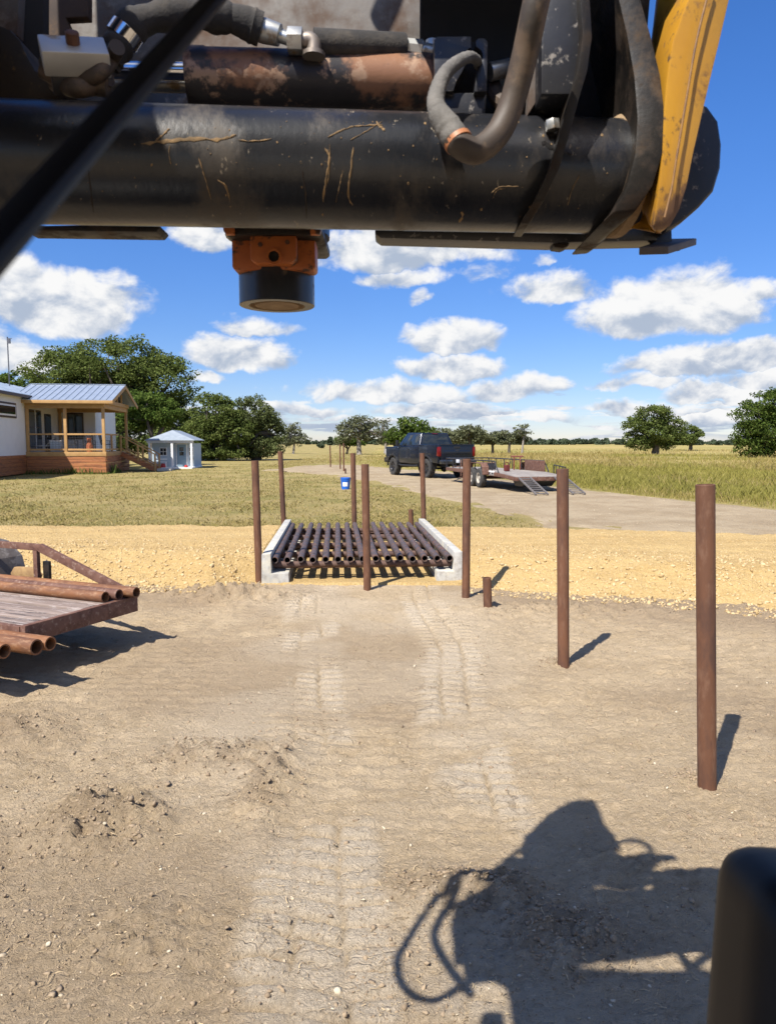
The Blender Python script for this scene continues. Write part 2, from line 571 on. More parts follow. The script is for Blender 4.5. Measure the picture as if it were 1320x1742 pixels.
LEAF_GREY = leaf_mat('dull_leaves', (.085, .095, .048), (.145, .155, .083), (.21, .215, .13))
LEAF_FAR = leaf_mat('distant_leaves', (.050, .070, .045), (.075, .098, .058), (.105, .125, .072))
GRASS_DRY = leaf_mat('dry_meadow_grass', (.235, .185, .058), (.33, .26, .095), (.44, .345, .17), .3)
GRASS_LAWN = leaf_mat('short_dry_grass', (.18, .16, .046), (.30, .235, .092), (.40, .31, .155), .3)
GRASS_WEED = leaf_mat('green_weeds', (.05, .085, .02), (.11, .15, .035), (.22, .22, .08), .3)
ANT_METAL = M('antenna_metal', (.10, .10, .11), (.14, .14, .15), 9, .5, .6)
CLOD = M('dirt_clod', (.34, .255, .165), (.20, .145, .092), 14, .95, 0, .003, 60, island=True)
STRAW = M('straw_bits', (.50, .38, .22), (.13, .085, .05), 20, .9, island=True)
STONE_PALE = M('pale_stone', (.52, .45, .33), (.38, .30, .20), 20, .9, island=True)
CALICHE_STONE = M('yellow_gravel_stone', (.35, .23, .092), (.56, .43, .245), 20, .95, 0, .003, 60, island=True)

# ------------------------------------------------------------------ the ground
UPX = [P(*q) for q in ((470, 799), (520, 792), (560, 790), (610, 791), (650, 795), (760, 803), (870, 817), (980, 830), (1100, 845), (1320, 866), (1500, 880))]
LOX = [P(*q) for q in ((470, 801), (520, 806), (560, 811), (600, 817), (650, 826), (700, 838), (740, 850), (800, 864), (850, 875), (900, 890))]


def y_up(X):
    return np.interp(X, [p.x for p in UPX] + [30], [p.y for p in UPX] + [9.0])


def y_lo(X):
    return np.interp(X, [p.x for p in LOX] + [3.4, 30], [p.y for p in LOX] + [12.4, 7.0])


def toe(X):
    """front foot of the gravel bank"""
    return np.interp(X, [-30, -6, -3.0, -2.2, -1.7, 0.85, 1.0, 2.2, 3.95, 12, 30], [9.6, 9.2, 8.85, 8.45, 8.75, 8.95, 8.75, 8.2, 7.5, 5.2, 1.5])


def back(X):
    return np.interp(X, [-30, -6, 0.9, 6.2, 12, 30], [13.0, 13.0, 13.1, 12.0, 10.8, 7.0])


def tracks(X, Y):
    """two runs of rubber-track prints: share of trodden pad, and the grooves between pads"""
    wv = .05 * (fbm(Y * .9, X * 0 + 3, 2, 301) - .5) * 2
    pad, grv = 0, 0
    for (ya, xa), hw, ph, seed in ((([1.5, 2.45, 4.2, 6.2, 8.9], [-.16, -.27, -.46, -.69, -.92]), .27, 0, 311), (([1.5, 2.45, 4.0, 6.0, 8.9], [.30, .32, .42, .52, .36]), .25, .4, 321)):
        s = X - np.interp(Y, ya, xa) - wv
        m = (1 - sstep(np.abs(s) + .10 * (fbm(X * 6, Y * 6, 3, seed + 7) - .5), hw - .05, hw + .04)) * sstep(fbm(X * 1.1 + seed, Y * .8, 3, seed), .34, .50)
        p = (Y + .035 * np.sin(s * 9) + .03 * fbm(X * 5, Y * 3, 2, seed + 3)) / .118 + ph
        d = np.abs(p - np.round(p))
        g = 1 - sstep(d, .07, .17)
        for c in (-.09, .09):
            g = np.maximum(g, 1 - sstep(np.abs(s - c), .006, .018))
        g = g * (.35 + .65 * sstep(fbm(X * 4, Y * 4, 2, seed + 5), .35, .6))
        grv = np.where(m > pad, g, grv)
        pad = np.maximum(pad, m)
    return pad, grv


def ground_h(X, Y):
    X, Y = np.asarray(X, float), np.asarray(Y, float)
    h = 0.035 * (fbm(X * .55, Y * .55, 3, 1) - .5)
    near = 1 - sstep(Y, 9.5, 13.5)
    # churned, clotty dirt with smoother compacted lanes
    lane = np.exp(-((X + .75 - .02 * (Y - 6)) / .55) ** 2) + np.exp(-((X - .45 - .03 * (Y - 6)) / .50) ** 2) + np.exp(-((X - .02) / .35) ** 2) * sstep(Y, 5.0, 3.0)
    lane = np.clip(lane, 0, 1) * sstep(fbm(X * .9 + 5, Y * .9, 3, 9), .30, .55)
    rough = (1 - .8 * lane) * near
    f = fbm(X * 7, Y * 7, 4, 3, .6)
    h = h + rough * (.050 * (f - .5)) + rough * .030 * (fbm(X * 17, Y * 17, 4, 21, .7) - .5) + near * (.35 + .65 * rough) * .020 * (fbm(X * 34, Y * 38, 2, 23, .7) - .5)
    # cleat prints left by tracks, lateral bars that break up and wander
    ph = Y * 48 + 4.5 * fbm(X * .8, Y * .6, 3, 5) * 3 + 2.2 * fbm(X * 3, Y * 3, 2, 15)
    bars = np.clip(np.sin(ph) * 1.6, -1, 1)
    cut = np.clip(np.sin(X * 26 + 3 * fbm(X * 2, Y * 2, 2, 8)) * 3 - 2.0, 0, 1)
    tr = sstep(fbm(X * .7 + 9, Y * .5, 3, 33), .36, .55)
    h = h + near * (1 - lane) * .0045 * tr * bars
    pad, grv = tracks(X, Y)
    h = h * (1 - .55 * pad * near) + near * pad * .006 - near * pad * grv * .030
    # small berms and heaps of loose spoil
    for (bx, by, rx, ry, a) in ((-1.75, 8.25, .75, .28, .12), (-1.3, 3.25, .30, .30, .10), (-.98, 3.95, .35, .22, .07), (-.62, 3.7, .14, .45, .065), (.30, 2.75, .30, .14, .07),
                                (.62, 2.45, .25, .18, .06), (1.60, 3.72, .11, .11, .03), (1.36, 5.76, .12, .12, .03), (1.07, 7.95, .14, .14, .03), (1.9, 7.6, 1.2, .35, .06), (-.85, 2.45, .4, .22, .05), (-2.4, 4.3, .6, .4, .06), (1.0, 2.95, .3, .2, .03)):
        g = np.exp(-((X - bx) / rx) ** 2 - ((Y - by) / ry) ** 2)
        h = h + a * g * np.clip(-.35 + 2.7 * fbm(X * 13, Y * 13, 4, 40, .75), 0, 3)
    # long swells of the pasture
    h = h + sstep(Y, 50, 140) * (1 - sstep(Y, 900, 1500)) * 1.3 * (fbm(X * .012 + 3, Y * .012, 2, 51) - .55)
    return h


def graded(stops):
    out = [stops[0][0]]
    for (a, b, s0, s1) in [(stops[i][0], stops[i + 1][0], stops[i][1], stops[i + 1][1]) for i in range(len(stops) - 1)]:
        x = a
        while x < b - 1e-6:
            s = s0 + (s1 - s0) * (x - a) / (b - a)
            x = min(b, x + s)
            out.append(x)
    return np.array(out)


def grid_faces(nr, nc):
    i = np.arange(nr * nc).reshape(nr, nc)
    return np.stack([i[:-1, :-1], i[:-1, 1:], i[1:, 1:], i[1:, :-1]], -1).reshape(-1, 4)


xs = graded([(0, .020), (1.6, .024), (4.0, .05), (8, .25), (30, 2), (120, 12), (900, 150), (4500, 900)])
xs = np.concatenate([-xs[:0:-1], xs])
ys = graded([(-12, 2.5), (0, .6), (1.5, .04), (2.0, .012), (4, .016), (9.2, .032), (16, .12), (60, 1.2), (300, 10), (1500, 120), (6000, 900)])
gx, gy = np.meshgrid(xs, ys)
gz = ground_h(gx, gy)
wob = 1.3 * (fbm(gx * .9, gy * .9, 4, 61) - .5)
field = sstep(gy + wob * .6, 12.6, 13.6)
meadow = sstep(gy - y_up(gx) + wob, -.3, .5) * sstep(gx, -4.0, -1.0)
damp = sstep(fbm(gx * .8 + 2, gy * .8, 4, 71), .42, .62) * .55
damp = np.maximum(damp, sstep(gy, toe(gx) - 1.5 - wob, toe(gx) - .35) * sstep(np.abs(gx + .4), .9, 1.5) * .9)
pale = .55 * (np.exp(-((gx + .75) / .65) ** 2) + np.exp(-((gx - .5) / .55) ** 2)) * sstep(fbm(gx * 1.1, gy * 1.3, 4, 81), .40, .58)
_tp, _tg = tracks(gx, gy)
pale = np.maximum(pale, _tp * (1 - .8 * _tg) * (.26 + .78 * sstep(fbm(gx * 1.6 + 3, gy * 1.2, 4, 83), .30, .60)))
damp = damp * (1 - .7 * np.clip(pale, 0, 1))
for (bx, by, sx, sy) in ((-1.3, 3.2, .34, .32), (-.98, 3.95, .4, .22), (-.62, 3.7, .14, .5), (.30, 2.75, .30, .15), (.62, 2.45, .24, .18), (-1.75, 8.25, .8, .35), (-2.4, 4.3, .6, .4)):
    damp = np.maximum(damp, .85 * np.exp(-((gx - bx) / sx) ** 2 - ((gy - by) / sy) ** 2) * sstep(fbm(gx * 9, gy * 9, 3, 91), .3, .55))
me = np_mesh('ground', np.stack([gx, gy, gz], -1).reshape(-1, 3), grid_faces(*gx.shape), True,
             {'field': field, 'meadow': meadow, 'damp': damp, 'pale': np.clip(pale, 0, 1)})


def ground_mat():
    m = bpy.data.materials.new('ground_surface')
    m.use_nodes = True
    w = NT(m.node_tree)
    tc = w.n('ShaderNodeTexCoord')
    v = tc.outputs['Object']

    def at(n):
        a = w.n('ShaderNodeAttribute', attribute_name=n)
        return a.outputs['Fac']
    n1 = w.noise(v, 2.2, 7, .65)
    n2 = w.noise(v, 28, 6, .7, .6)
    n3 = w.noise(v, 110, 4, .7)
    dirt = w.mix(w.ss(n1, .3, .7), (.54, .415, .265), (.43, .322, .197))
    dirt = w.mix(w.m('MULTIPLY', w.ss(n2, .42, .68), .65), dirt, (.565, .44, .295))
    dirt = w.mix(w.m('MULTIPLY', at('pale'), .8), dirt, (.61, .51, .38))
    dirt = w.mix(w.m('MULTIPLY', at('damp'), .75), dirt, (.30, .218, .140))
    # drying cracks between trodden pads
    wv = w.vm('ADD', w.vm('MULTIPLY', v, (5.0, 11.0, 1.0)), w.vm('MULTIPLY', w.noise(v, 3.0, 4, .6, col=True), (2.2, 2.2, 0)))
    vo = w.n('ShaderNodeTexVoronoi', feature='DISTANCE_TO_EDGE')
    w.put(vo.inputs['Vector'], wv)
    vo.inputs['Scale'].default_value = 1.0
    crack = w.m('MULTIPLY', w.ss(vo.outputs['Distance'], .0, .060, 1.0, 0.0), w.m('MULTIPLY', w.ss(w.noise(v, 1.6, 5, .6), .46, .64), w.m('ADD', .30, w.m('MULTIPLY', at('pale'), .6))))
    dirt = w.mix(w.m('MULTIPLY', crack, .55), dirt, (.22, .155, .10))
    dirt = w.mix(w.m('MULTIPLY', w.ss(n3, .57, .68), .50), dirt, (.20, .145, .092))
    dirt = w.mix(w.m('MULTIPLY', w.ss(w.noise(v, 75, 5, .7, .4), .66, .71), .7), dirt, (.52, .43, .31))
    g1 = w.noise(v, .42, 6, .65)
    g2 = w.noise(v, 2.6, 6, .7)
    lawn = w.mix(w.ss(g1, .36, .66), (.325, .250, .105), (.20, .175, .055))
    lawn = w.mix(w.m('MULTIPLY', w.ss(g2, .5, .7), .7), lawn, (.33, .25, .125))
    g3 = w.noise(w.vm('MULTIPLY', v, (.35, 1, 1)), .055, 5, .6)
    mead = w.mix(w.ss(g3, .38, .62), (.34, .26, .095), (.255, .22, .068))
    mead = w.mix(w.m('MULTIPLY', w.ss(w.noise(v, .9, 5, .7), .45, .7), .5), mead, (.36, .29, .13))
    gr = w.mix(at('meadow'), lawn, mead)
    col = w.mix(at('field'), dirt, gr)
    b = w.n('ShaderNodeBsdfPrincipled')
    w.put(b.inputs['Base Color'], col)
    b.inputs['Roughness'].default_value = .95
    b.inputs['Specular IOR Level'].default_value = .15
    hgt = w.m('ADD', w.m('MULTIPLY', w.noise(v, 30, 8, .72, 1.2), 1.0), w.m('MULTIPLY', w.noise(v, 95, 6, .7, .8), .45))
    hgt = w.m('SUBTRACT', hgt, w.m('MULTIPLY', crack, .35))
    bp = w.n('ShaderNodeBump')
    bp.inputs['Strength'].default_value = 1.0
    bp.inputs['Distance'].default_value = .036
    w.put(bp.inputs['Height'], hgt)
    w.put(b.inputs['Normal'], bp.outputs[0])
    o = w.n('ShaderNodeOutputMaterial')
    w.t.links.new(b.outputs[0], o.inputs[0])
    return m


ground = link('ground', me, ground_mat())
ground['kind'] = 'structure'


def gh(x, y):
    return float(ground_h(np.array([x]), np.array([y]))[0])


# ------------------------------------------------------------------ the guard's own frame (skewed a little to the view)
GROT = R(3.9)
GC = Vector((-.31, 9.17, 0))
GU = Vector((math.cos(GROT), math.sin(GROT), 0))
GW = Vector((-math.sin(GROT), math.cos(GROT), 0))

# ------------------------------------------------------------------ yellow gravel road: a low bank with the cattle guard set into it
CAL_X = np.unique(np.concatenate([graded([(-34, .6), (-8, .16), (-4.5, .045), (-1.64, .045)]), [-1.62, -1.52, -1.51], graded([(-1.5, .06), (.86, .06)]), [.87, .97], graded([(.98, .045), (5.0, .05), (8, .16), (34, .6)])]))
cu = np.concatenate([np.linspace(0, .30, 46), np.linspace(.32, .86, 60), np.linspace(.88, 1, 14)])
rx, rt = np.meshgrid(CAL_X, cu)
yf, yb = toe(rx), back(rx) + .55 * (fbm(rx * 1.1, rx * 0 + 7, 4, 119, .6) - .5)
ry = yf + (yb - yf) * rt + 0.0
ragged = .75 * (fbm(rx * 2.2, ry * 2.2, 4, 101, .6) - .5)
prof = sstep(rt + ragged * .10, -.03, .27) * (1 - sstep(rt, .93, 1.0))
inside = sstep(rx, -1.62, -1.60) * (1 - sstep(rx, .96, .98))
# columns lean with the guard
rxs = rx - np.where((rx > -3) & (rx < 3), math.tan(GROT), math.tan(GROT) * np.clip((12 - np.abs(rx)) / 9, 0, 1)) * (ry - 9.17)
rz = -.05 + .36 * prof + .012 * (fbm(rx * 6, ry * 6, 4, 111) - .5) * 2 + .034 * (fbm(rx * 13, ry * 15, 3, 112, .65) - .5) + .03 * (fbm(rx * 3, ry * 3.5, 3, 118) - .5) + .03 * (fbm(rx * .7, ry * .7, 2, 113) - .5)
pit = .028 + .02 * (fbm(rx * 5, ry * 5, 3, 115) - .5)
rz = np.where(inside > .5, np.where(ry < 8.98, -.08, pit), rz)
me = np_mesh('gravel_road', np.stack([rxs, ry, rz], -1).reshape(-1, 3), grid_faces(*rx.shape), True)


def caliche_mat():
    m = bpy.data.materials.new('yellow_gravel')
    m.use_nodes = True
    w = NT(m.node_tree)
    tc = w.n('ShaderNodeTexCoord')
    v = tc.outputs['Object']
    a = w.noise(w.vm('MULTIPLY', v, (.25, 2.4, 1)), 1.3, 7, .68)
    col = w.mix(w.ss(a, .33, .68), (.47, .33, .145), (.39, .262, .108))
    col = w.mix(w.m('MULTIPLY', w.ss(w.noise(v, 45, 6, .7), .50, .66), .7), col, (.57, .43, .235))
    col = w.mix(w.m('MULTIPLY', w.ss(w.noise(v, 70, 6, .7), .60, .70), .6), col, (.24, .145, .05))
    b = w.n('ShaderNodeBsdfPrincipled')
    w.put(b.inputs['Base Color'], col)
    b.inputs['Roughness'].default_value = .95
    b.inputs['Specular IOR Level'].default_value = .15
    vo = w.n('ShaderNodeTexVoronoi')
    w.put(vo.inputs['Vector'], v)
    vo.inputs['Scale'].default_value = 32
    hgt = w.m('ADD', w.m('MULTIPLY', w.noise(v, 24, 8, .72, .8), 1.0), w.m('MULTIPLY', vo.outputs['Distance'], -.35))
    bp = w.n('ShaderNodeBump')
    bp.inputs['Strength'].default_value = 1.0
    bp.inputs['Distance'].default_value = .030
    w.put(bp.inputs['Height'], hgt)
    w.put(b.inputs['Normal'], bp.outputs[0])
    o = w.n('ShaderNodeOutputMaterial')
    w.t.links.new(b.outputs[0], o.inputs[0])
    return m


road = link('gravel_road', me, caliche_mat())
road['kind'] = 'structure'

# ------------------------------------------------------------------ pale dirt driveway curving off past the truck
dx = np.concatenate([graded([(-8.5, .12), (4, .12)]), graded([(4.1, .3), (12, .6), (24, 1.5)])])
dt = np.linspace(0, 1, 60)
mx, mt = np.meshgrid(dx, dt)
lo, up = y_lo(mx), y_up(mx)
my = lo + (up - lo) * mt
mz = ground_h(mx, my) + .035 - .10 * np.clip(np.abs(mt - .5) * 2 - .80 + .75 * (fbm(mx * 1.8, my * 1.0, 4, 121, .6) - .5), 0, 1) / .2
mz = mz + .06 * (fbm(mx * 1.5, my * 1.5, 4, 123, .6) - .5) - .06 * np.exp(-((mx + 8.2) / .5) ** 2)
me = np_mesh('driveway', np.stack([mx, my, mz], -1).reshape(-1, 3), grid_faces(*mx.shape), True)


def drive_mat():
    m = bpy.data.materials.new('pale_driveway')
    m.use_nodes = True
    w = NT(m.node_tree)
    tc = w.n('ShaderNodeTexCoord')
    v = tc.outputs['Object']
    col = w.mix(w.ss(w.noise(v, .8, 7, .65), .33, .68), (.36, .285, .188), (.275, .208, .130))
    col = w.mix(w.m('MULTIPLY', w.ss(w.noise(v, 7, 7, .72), .52, .70), .6), col, (.20, .155, .095))
    col = w.mix(w.m('MULTIPLY', w.ss(w.noise(v, 13, 7, .72), .55, .70), .6), col, (.40, .34, .26))
    b = w.n('ShaderNodeBsdfPrincipled')
    w.put(b.inputs['Base Color'], col)
    b.inputs['Roughness'].default_value = .95
    b.inputs['Specular IOR Level'].default_value = .15
    bp = w.n('ShaderNodeBump')
    bp.inputs['Strength'].default_value = .8
    bp.inputs['Distance'].default_value = .08
    w.put(bp.inputs['Height'], w.noise(v, 9, 8, .7))
    w.put(b.inputs['Normal'], bp.outputs[0])
    o = w.n('ShaderNodeOutputMaterial')
    w.t.links.new(b.outputs[0], o.inputs[0])
    return m


drive = link('driveway', me, drive_mat())
drive['kind'] = 'structure'


# ------------------------------------------------------------------ loose stones, clods and straw: real pieces, too many to count
def ico():
    bm = bmesh.new()
    bmesh.ops.create_icosphere(bm, subdivisions=1, radius=1)
    v = np.array([x.co[:] for x in bm.verts])
    f = np.array([[q.index for q in p.verts] for p in bm.faces])
    bm.free()
    return v, f


IV, IF = ico()


def rand_rot(n, r):
    q = r.normal(size=(n, 4))
    q /= np.linalg.norm(q, axis=1)[:, None]
    a, b, c, d = q.T
    return np.stack([np.stack([1 - 2 * (c * c + d * d), 2 * (b * c - a * d), 2 * (b * d + a * c)], -1),
                     np.stack([2 * (b * c + a * d), 1 - 2 * (b * b + d * d), 2 * (c * d - a * b)], -1),
                     np.stack([2 * (b * d - a * c), 2 * (c * d + a * b), 1 - 2 * (b * b + c * c)], -1)], 1)


def stones(name, pts, size, mat, r, flat=.65, sink=.25):
    n = len(pts)
    jit = 1 + .42 * r.normal(size=(n, len(IV), 1)).clip(-1.5, 1.5)
    sc = np.stack([r.uniform(.7, 1.3, n), r.uniform(.6, 1.1, n), r.uniform(.4, .8, n) * flat / .65], -1) * size[:, None]
    V = (IV[None] * jit) * sc[:, None, :]
    ang = r.uniform(0, 6.283, n)
    Rz = np.zeros((n, 3, 3))
    Rz[:, 0, 0] = np.cos(ang); Rz[:, 0, 1] = -np.sin(ang); Rz[:, 1, 0] = np.sin(ang); Rz[:, 1, 1] = np.cos(ang); Rz[:, 2, 2] = 1
    tilt = rand_rot(n, r)
    use = (r.uniform(size=n) < .5)[:, None, None]
    M3 = np.where(use, Rz, tilt)
    V = np.einsum('nij,nkj->nki', M3, V)
    V += np.asarray(pts)[:, None, :] + np.array([0, 0, 1]) * (size * (.4 - sink))[:, None, None]
    Fc = (IF[None] + (np.arange(n) * len(IV))[:, None, None]).reshape(-1, 3)
    o = link(name, np_mesh(name, V.reshape(-1, 3), Fc), mat)
    o['kind'] = 'stuff'
    return o


def near_pts(n, r, y0, y1, power=1.0, half=.60):
    """spread so that the picture, not the map, is evenly filled"""
    u = r.uniform(size=n)
    Y = 1 / (1 / y1 + (1 / y0 - 1 / y1) * u ** power)
    X = r.uniform(-half, half, n) * (Y + .3)
    return X, Y


# clods of dirt
X, Y = near_pts(26000, rng, 1.9, 9.0)
keep = rng.uniform(size=len(X)) < .05 + .55 * sstep(fbm(X * 1.3, Y * 1.3, 4, 131), .54, .72)
heaps = ((-1.3, 3.2, .30, .28), (-.98, 3.95, .35, .2), (-.62, 3.7, .12, .45), (.30, 2.75, .28, .14), (.62, 2.45, .22, .16), (-1.75, 8.25, .6, .25), (-2.4, 4.3, .5, .35), (1.9, 7.5, 1.0, .3), (1.60, 3.72, .09, .09), (1.36, 5.76, .1, .1))
for (bx, by, sx, sy) in heaps:
    keep |= (((X - bx) / sx) ** 2 + ((Y - by) / sy) ** 2) < 1.3 * rng.uniform(size=len(X)) + .2
X, Y = X[keep], Y[keep]
ok = Y < toe(X)
X, Y = X[ok], Y[ok]
for (bx, by, sx, sy) in heaps:
    k = 260
    X = np.concatenate([X, bx + sx * .7 * rng.normal(size=k)])
    Y = np.concatenate([Y, by + sy * .7 * rng.normal(size=k)])
ok = (Y > 1.8) & (Y < toe(X))
X, Y = X[ok], Y[ok]
size = .0026 + .0095 * rng.uniform(size=len(X)) ** 7 + .0005 * Y
for (bx, by, sx, sy) in heaps:
    inh = (((X - bx) / sx) ** 2 + ((Y - by) / sy) ** 2) < 1.6
    size = np.where(inh, .003 + .0095 * rng.uniform(size=len(X)) ** 3, size)
stones('dirt_clods', np.stack([X, Y, ground_h(X, Y)], -1), size, CLOD, rng, flat=.7, sink=.42)

# pale pebbles on the dirt
X, Y = near_pts(420, rng, 1.9, 8.8)
ok = Y < toe(X) - .1
X, Y = X[ok], Y[ok]
stones('pale_pebbles', np.stack([X, Y, ground_h(X, Y)], -1), .003 + .007 * rng.uniform(size=len(X)) ** 4 + .0005 * Y, STONE_PALE, rng)


def strips(name, pts, L, Wd, mat, r, lift=.0, bend=.5):
    """thin curled bits lying about: three quads each with real bend"""
    n = len(pts)
    ang = r.uniform(0, 6.283, n)
    d = np.stack([np.cos(ang), np.sin(ang), r.uniform(-.25, .35, n)], -1)
    s = np.stack([-np.sin(ang), np.cos(ang), r.uniform(-.6, .6, n)], -1)
    cv = r.normal(size=n) * bend
    V = []
    for t in (-1, -.33, .33, 1):
        c = pts + d * (L * t / 2)[:, None] + s * (cv * L * (t * t) * .35)[:, None] + np.array([0, 0, 1]) * (lift + L * .10 * (1 - t * t))[:, None]
        V.append(c - s * (Wd * .5)[:, None])
        V.append(c + s * (Wd * .5)[:, None])
    V = np.stack(V, 1)
    Fq = np.array([[0, 1, 3, 2], [2, 3, 5, 4], [4, 5, 7, 6]])
    Fc = (Fq[None] + (np.arange(n) * 8)[:, None, None]).reshape(-1, 4)
    o = link(name, np_mesh(name, V.reshape(-1, 3), Fc), mat)
    o['kind'] = 'stuff'
    return o


X, Y = near_pts(24000, rng, 1.9, 8.8)
keep = rng.uniform(size=len(X)) < .18 + .9 * sstep(fbm(X * 1.5 + 4, Y * 1.5, 4, 141), .46, .62)
keep &= Y < toe(X) - .05
X, Y = X[keep], Y[keep]
for (bx, by, sx, sy, k) in ((.35, 2.70, .26, .14, 160), (.62, 2.45, .14, .16, 120), (-1.2, 3.1, .3, .3, 120), (1.0, 2.95, .25, .15, 60), (-.6, 3.6, .12, .4, 90)):
    X = np.concatenate([X, bx + sx * rng.normal(size=k)])
    Y = np.concatenate([Y, by + sy * rng.normal(size=k)])
ok = Y > 1.8
X, Y = X[ok], Y[ok]
n = len(X)
strips('straw_litter', np.stack([X, Y, ground_h(X, Y) + .003], -1), (.005 + .034 * rng.uniform(size=n) ** 5) * (.7 + .1 * Y), (.0010 + .0028 * rng.uniform(size=n) ** 3) * (.8 + .10 * Y), STRAW, rng, lift=np.full(n, .0005), bend=.33)

# stones of the gravel road, most of them on the bank towards the dirt
n = 24000
X = rng.uniform(-9, 9, n)
t = np.where(rng.uniform(size=n) < .55, -.07 + .55 * rng.uniform(size=n) ** 1.5, rng.uniform(.0, .97, n))
Y = toe(X) + (back(X) - toe(X)) * t
ok = (np.abs(X / (Y + .3)) < .62) & ~((X > -1.60) & (X < .98) & (Y > 8.7))
ok &= ~((X > -1.55) & (X < .9))
X, Y, t = X[ok], Y[ok], t[ok]


from mathutils.bvhtree import BVHTree
_rm = road.data
road_tree = BVHTree.FromPolygons([v.co[:] for v in _rm.vertices], [p.vertices[:] for p in _rm.polygons])
lean = np.where(np.abs(X) < 3, math.tan(GROT), math.tan(GROT) * np.clip((12 - np.abs(X)) / 9, 0, 1))
X = X - lean * (Y - 9.17)
Z = np.empty(len(X))
for i in range(len(X)):
    hit = road_tree.ray_cast((X[i], Y[i], 3), (0, 0, -1))[0]
    Z[i] = max(hit.z if hit else -1, -.5)
g = ground_h(X, Y)
Z = np.maximum(Z, g)
big = rng.uniform(size=len(X)) ** 3
stones('gravel_stones', np.stack([X, Y, Z], -1), .007 + .020 * big * (1.15 - .8 * sstep(t, .15, .55)), CALICHE_STONE, rng, flat=.6, sink=.36)
# scattered gravel that has rolled onto the driveway edge
n = 900
X = rng.uniform(-6, 12, n)
Y = rng.uniform(14, 45, n)
ok = (Y > y_lo(X)) & (Y < y_up(X))
X, Y = X[ok], Y[ok]
stones('driveway_stones', np.stack([X, Y, ground_h(X, Y) + .045], -1), .006 + .02 * rng.uniform(size=len(X)) ** 4, STONE_PALE, rng)


def road_z(x, y):
    hit = road_tree.ray_cast((x, y, 3), (0, 0, -1))[0]
    return max(hit.z if hit else -1, gh(x, y))

# ------------------------------------------------------------------ cattle guard and its concrete footings
cg = thing('cattle_guard', 'cattle guard of fifteen dark steel pipes laid side by side between two concrete footings', 'cattle guard', (GC.x, GC.y, 0), GROT)
for i in range(15):
    u = -1.09 + i * .1557 + random.uniform(-.006, .006)
    s0 = random.uniform(-.03, .03)
    m = MB()
    z = .295 + random.uniform(-.004, .004)
    tw = random.uniform(-.012, .012)
    m.pipe((u, s0, z), (u + tw, 3.92 + s0, z), .043, .034, 16)
    if random.random() < .75:
        k = random.uniform(.25, 1.1)
        m.lathe([(0, .0432), (.003, .0455), (.10, .0455), (.103, .0432)], (u + tw * k / 3.9, s0 + k, z), (u + tw, s0 + k + .2, z), 16)
    if random.random() < .5:
        k = random.uniform(2.6, 3.5)
        m.lathe([(0, .0432), (.003, .0455), (.10, .0455), (.103, .0432)], (u + tw * k / 3.9, s0 + k, z), (u + tw, s0 + k + .2, z), 16)
    m.build('pipe', GUARD_PIPE, cg)
for wv in (.14, .95, 1.85, 2.8, 3.72):
    MB().pipe((-1.12, wv, .214), (1.12, wv, .214), .042, .034, 14).build('cross_pipe', GUARD_UNDER, cg)
for wv in (.30, 1.95, 3.6):
    m = MB()
    m.box((0, wv, .168), (2.22, .012, .010 + .03)).box((0, wv, .1905), (2.22, .07, .006)).box((0, wv, .146), (2.22, .07, .006))
    m.build('support_beam', GUARD_UNDER, cg)

for side, lab in ((-1, 'pale concrete footing under the pipe ends on the yellow trailer and house side of the guard'), (1, 'pale concrete footing under the pipe ends on the pickup side of the guard')):
    t = thing('concrete_footing', lab.replace(' yellow', ''), 'footing', (GC.x, GC.y, 0), GROT, 'concrete footings of the cattle guard')
    prof = [(1.135, .385), (1.245, .380), (1.255, -.12), (.91, -.12), (.92, .140), (1.130, .142)]
    y0, y1 = -.09, 4.02
    MB().prism([(side * a, y0, z) for a, z in prof], (0, y1 - y0, 0)).build('kerb_block', CONCRETE, t, bevel=.010)

# ------------------------------------------------------------------ rusty pipe posts
def post(top, bot, label, group='rusty pipe posts around the cattle guard', z0=None, r=.0455, Y=None):
    B = P(bot[0], bot[1]) if Y is None else A(bot[0], bot[1], Y)
    zb = (road_z(B.x, B.y) if Y is None else B.z) if z0 is None else z0
    if Y is None and zb > .05:
        B = P(bot[0], bot[1], zb)
    T = A(top[0], top[1], B.y - .01)
    d = (T - B)
    Lb = d.length
    o_pts = d.normalized()
    m = MB()
    q = Vector((0, 0, 1)) * (Lb + .35)
    m.lathe([(.3, .0), (0, r), (Lb + .35, r), (Lb + .352, r * .97), (Lb + .352, r * .80), (Lb + .15, r * .80), (Lb + .1, 0)], (0, 0, -.35), (0, 0, Lb), 24)
    o = link('pipe_post', m.mesh('pipe_post', ang=30), RUST)
    o.location = B
    o.rotation_euler = o_pts.to_track_quat('Z', 'Y').to_euler()
    return tag(o, label, 'post', group)


post((1199, 825), (1202, 1341), 'tall rusty pipe post standing nearest the loader, its open top ring in view')
post((956.5, 798), (958, 1133), 'tall rusty pipe post alone in bare dirt beyond the nearest post')
post((828, 983), (829.5, 1028), 'short rusty pipe stub in the dirt at the foot of the yellow gravel', 'cut off rusty pipe stubs')
post((434, 784), (441.5, 993), 'rusty pipe post touching the front of the concrete footing on the house side')
post((621, 790), (625, 1003), 'rusty pipe post standing in front of the middle of the cattle guard pipes')
post((794, 781), (792.5, 985), 'rusty pipe post against the front of the footing on the pickup side')
post((477, 768), (483, 893), 'rusty pipe post at the rear end of the footing on the house side', Y=13.35)
post((600.5, 771), (603, 893), 'rusty pipe post behind the middle of the cattle guard, beside the blue bucket', Y=13.4)
post((718, 771), (721, 893), 'rusty pipe post behind the guard in front of the pickup rear wheel', Y=13.55)
post((698.5, 867), (699.5, 889), 'short rusty pipe stub behind the far end of the cattle guard', 'cut off rusty pipe stubs', Y=13.8)
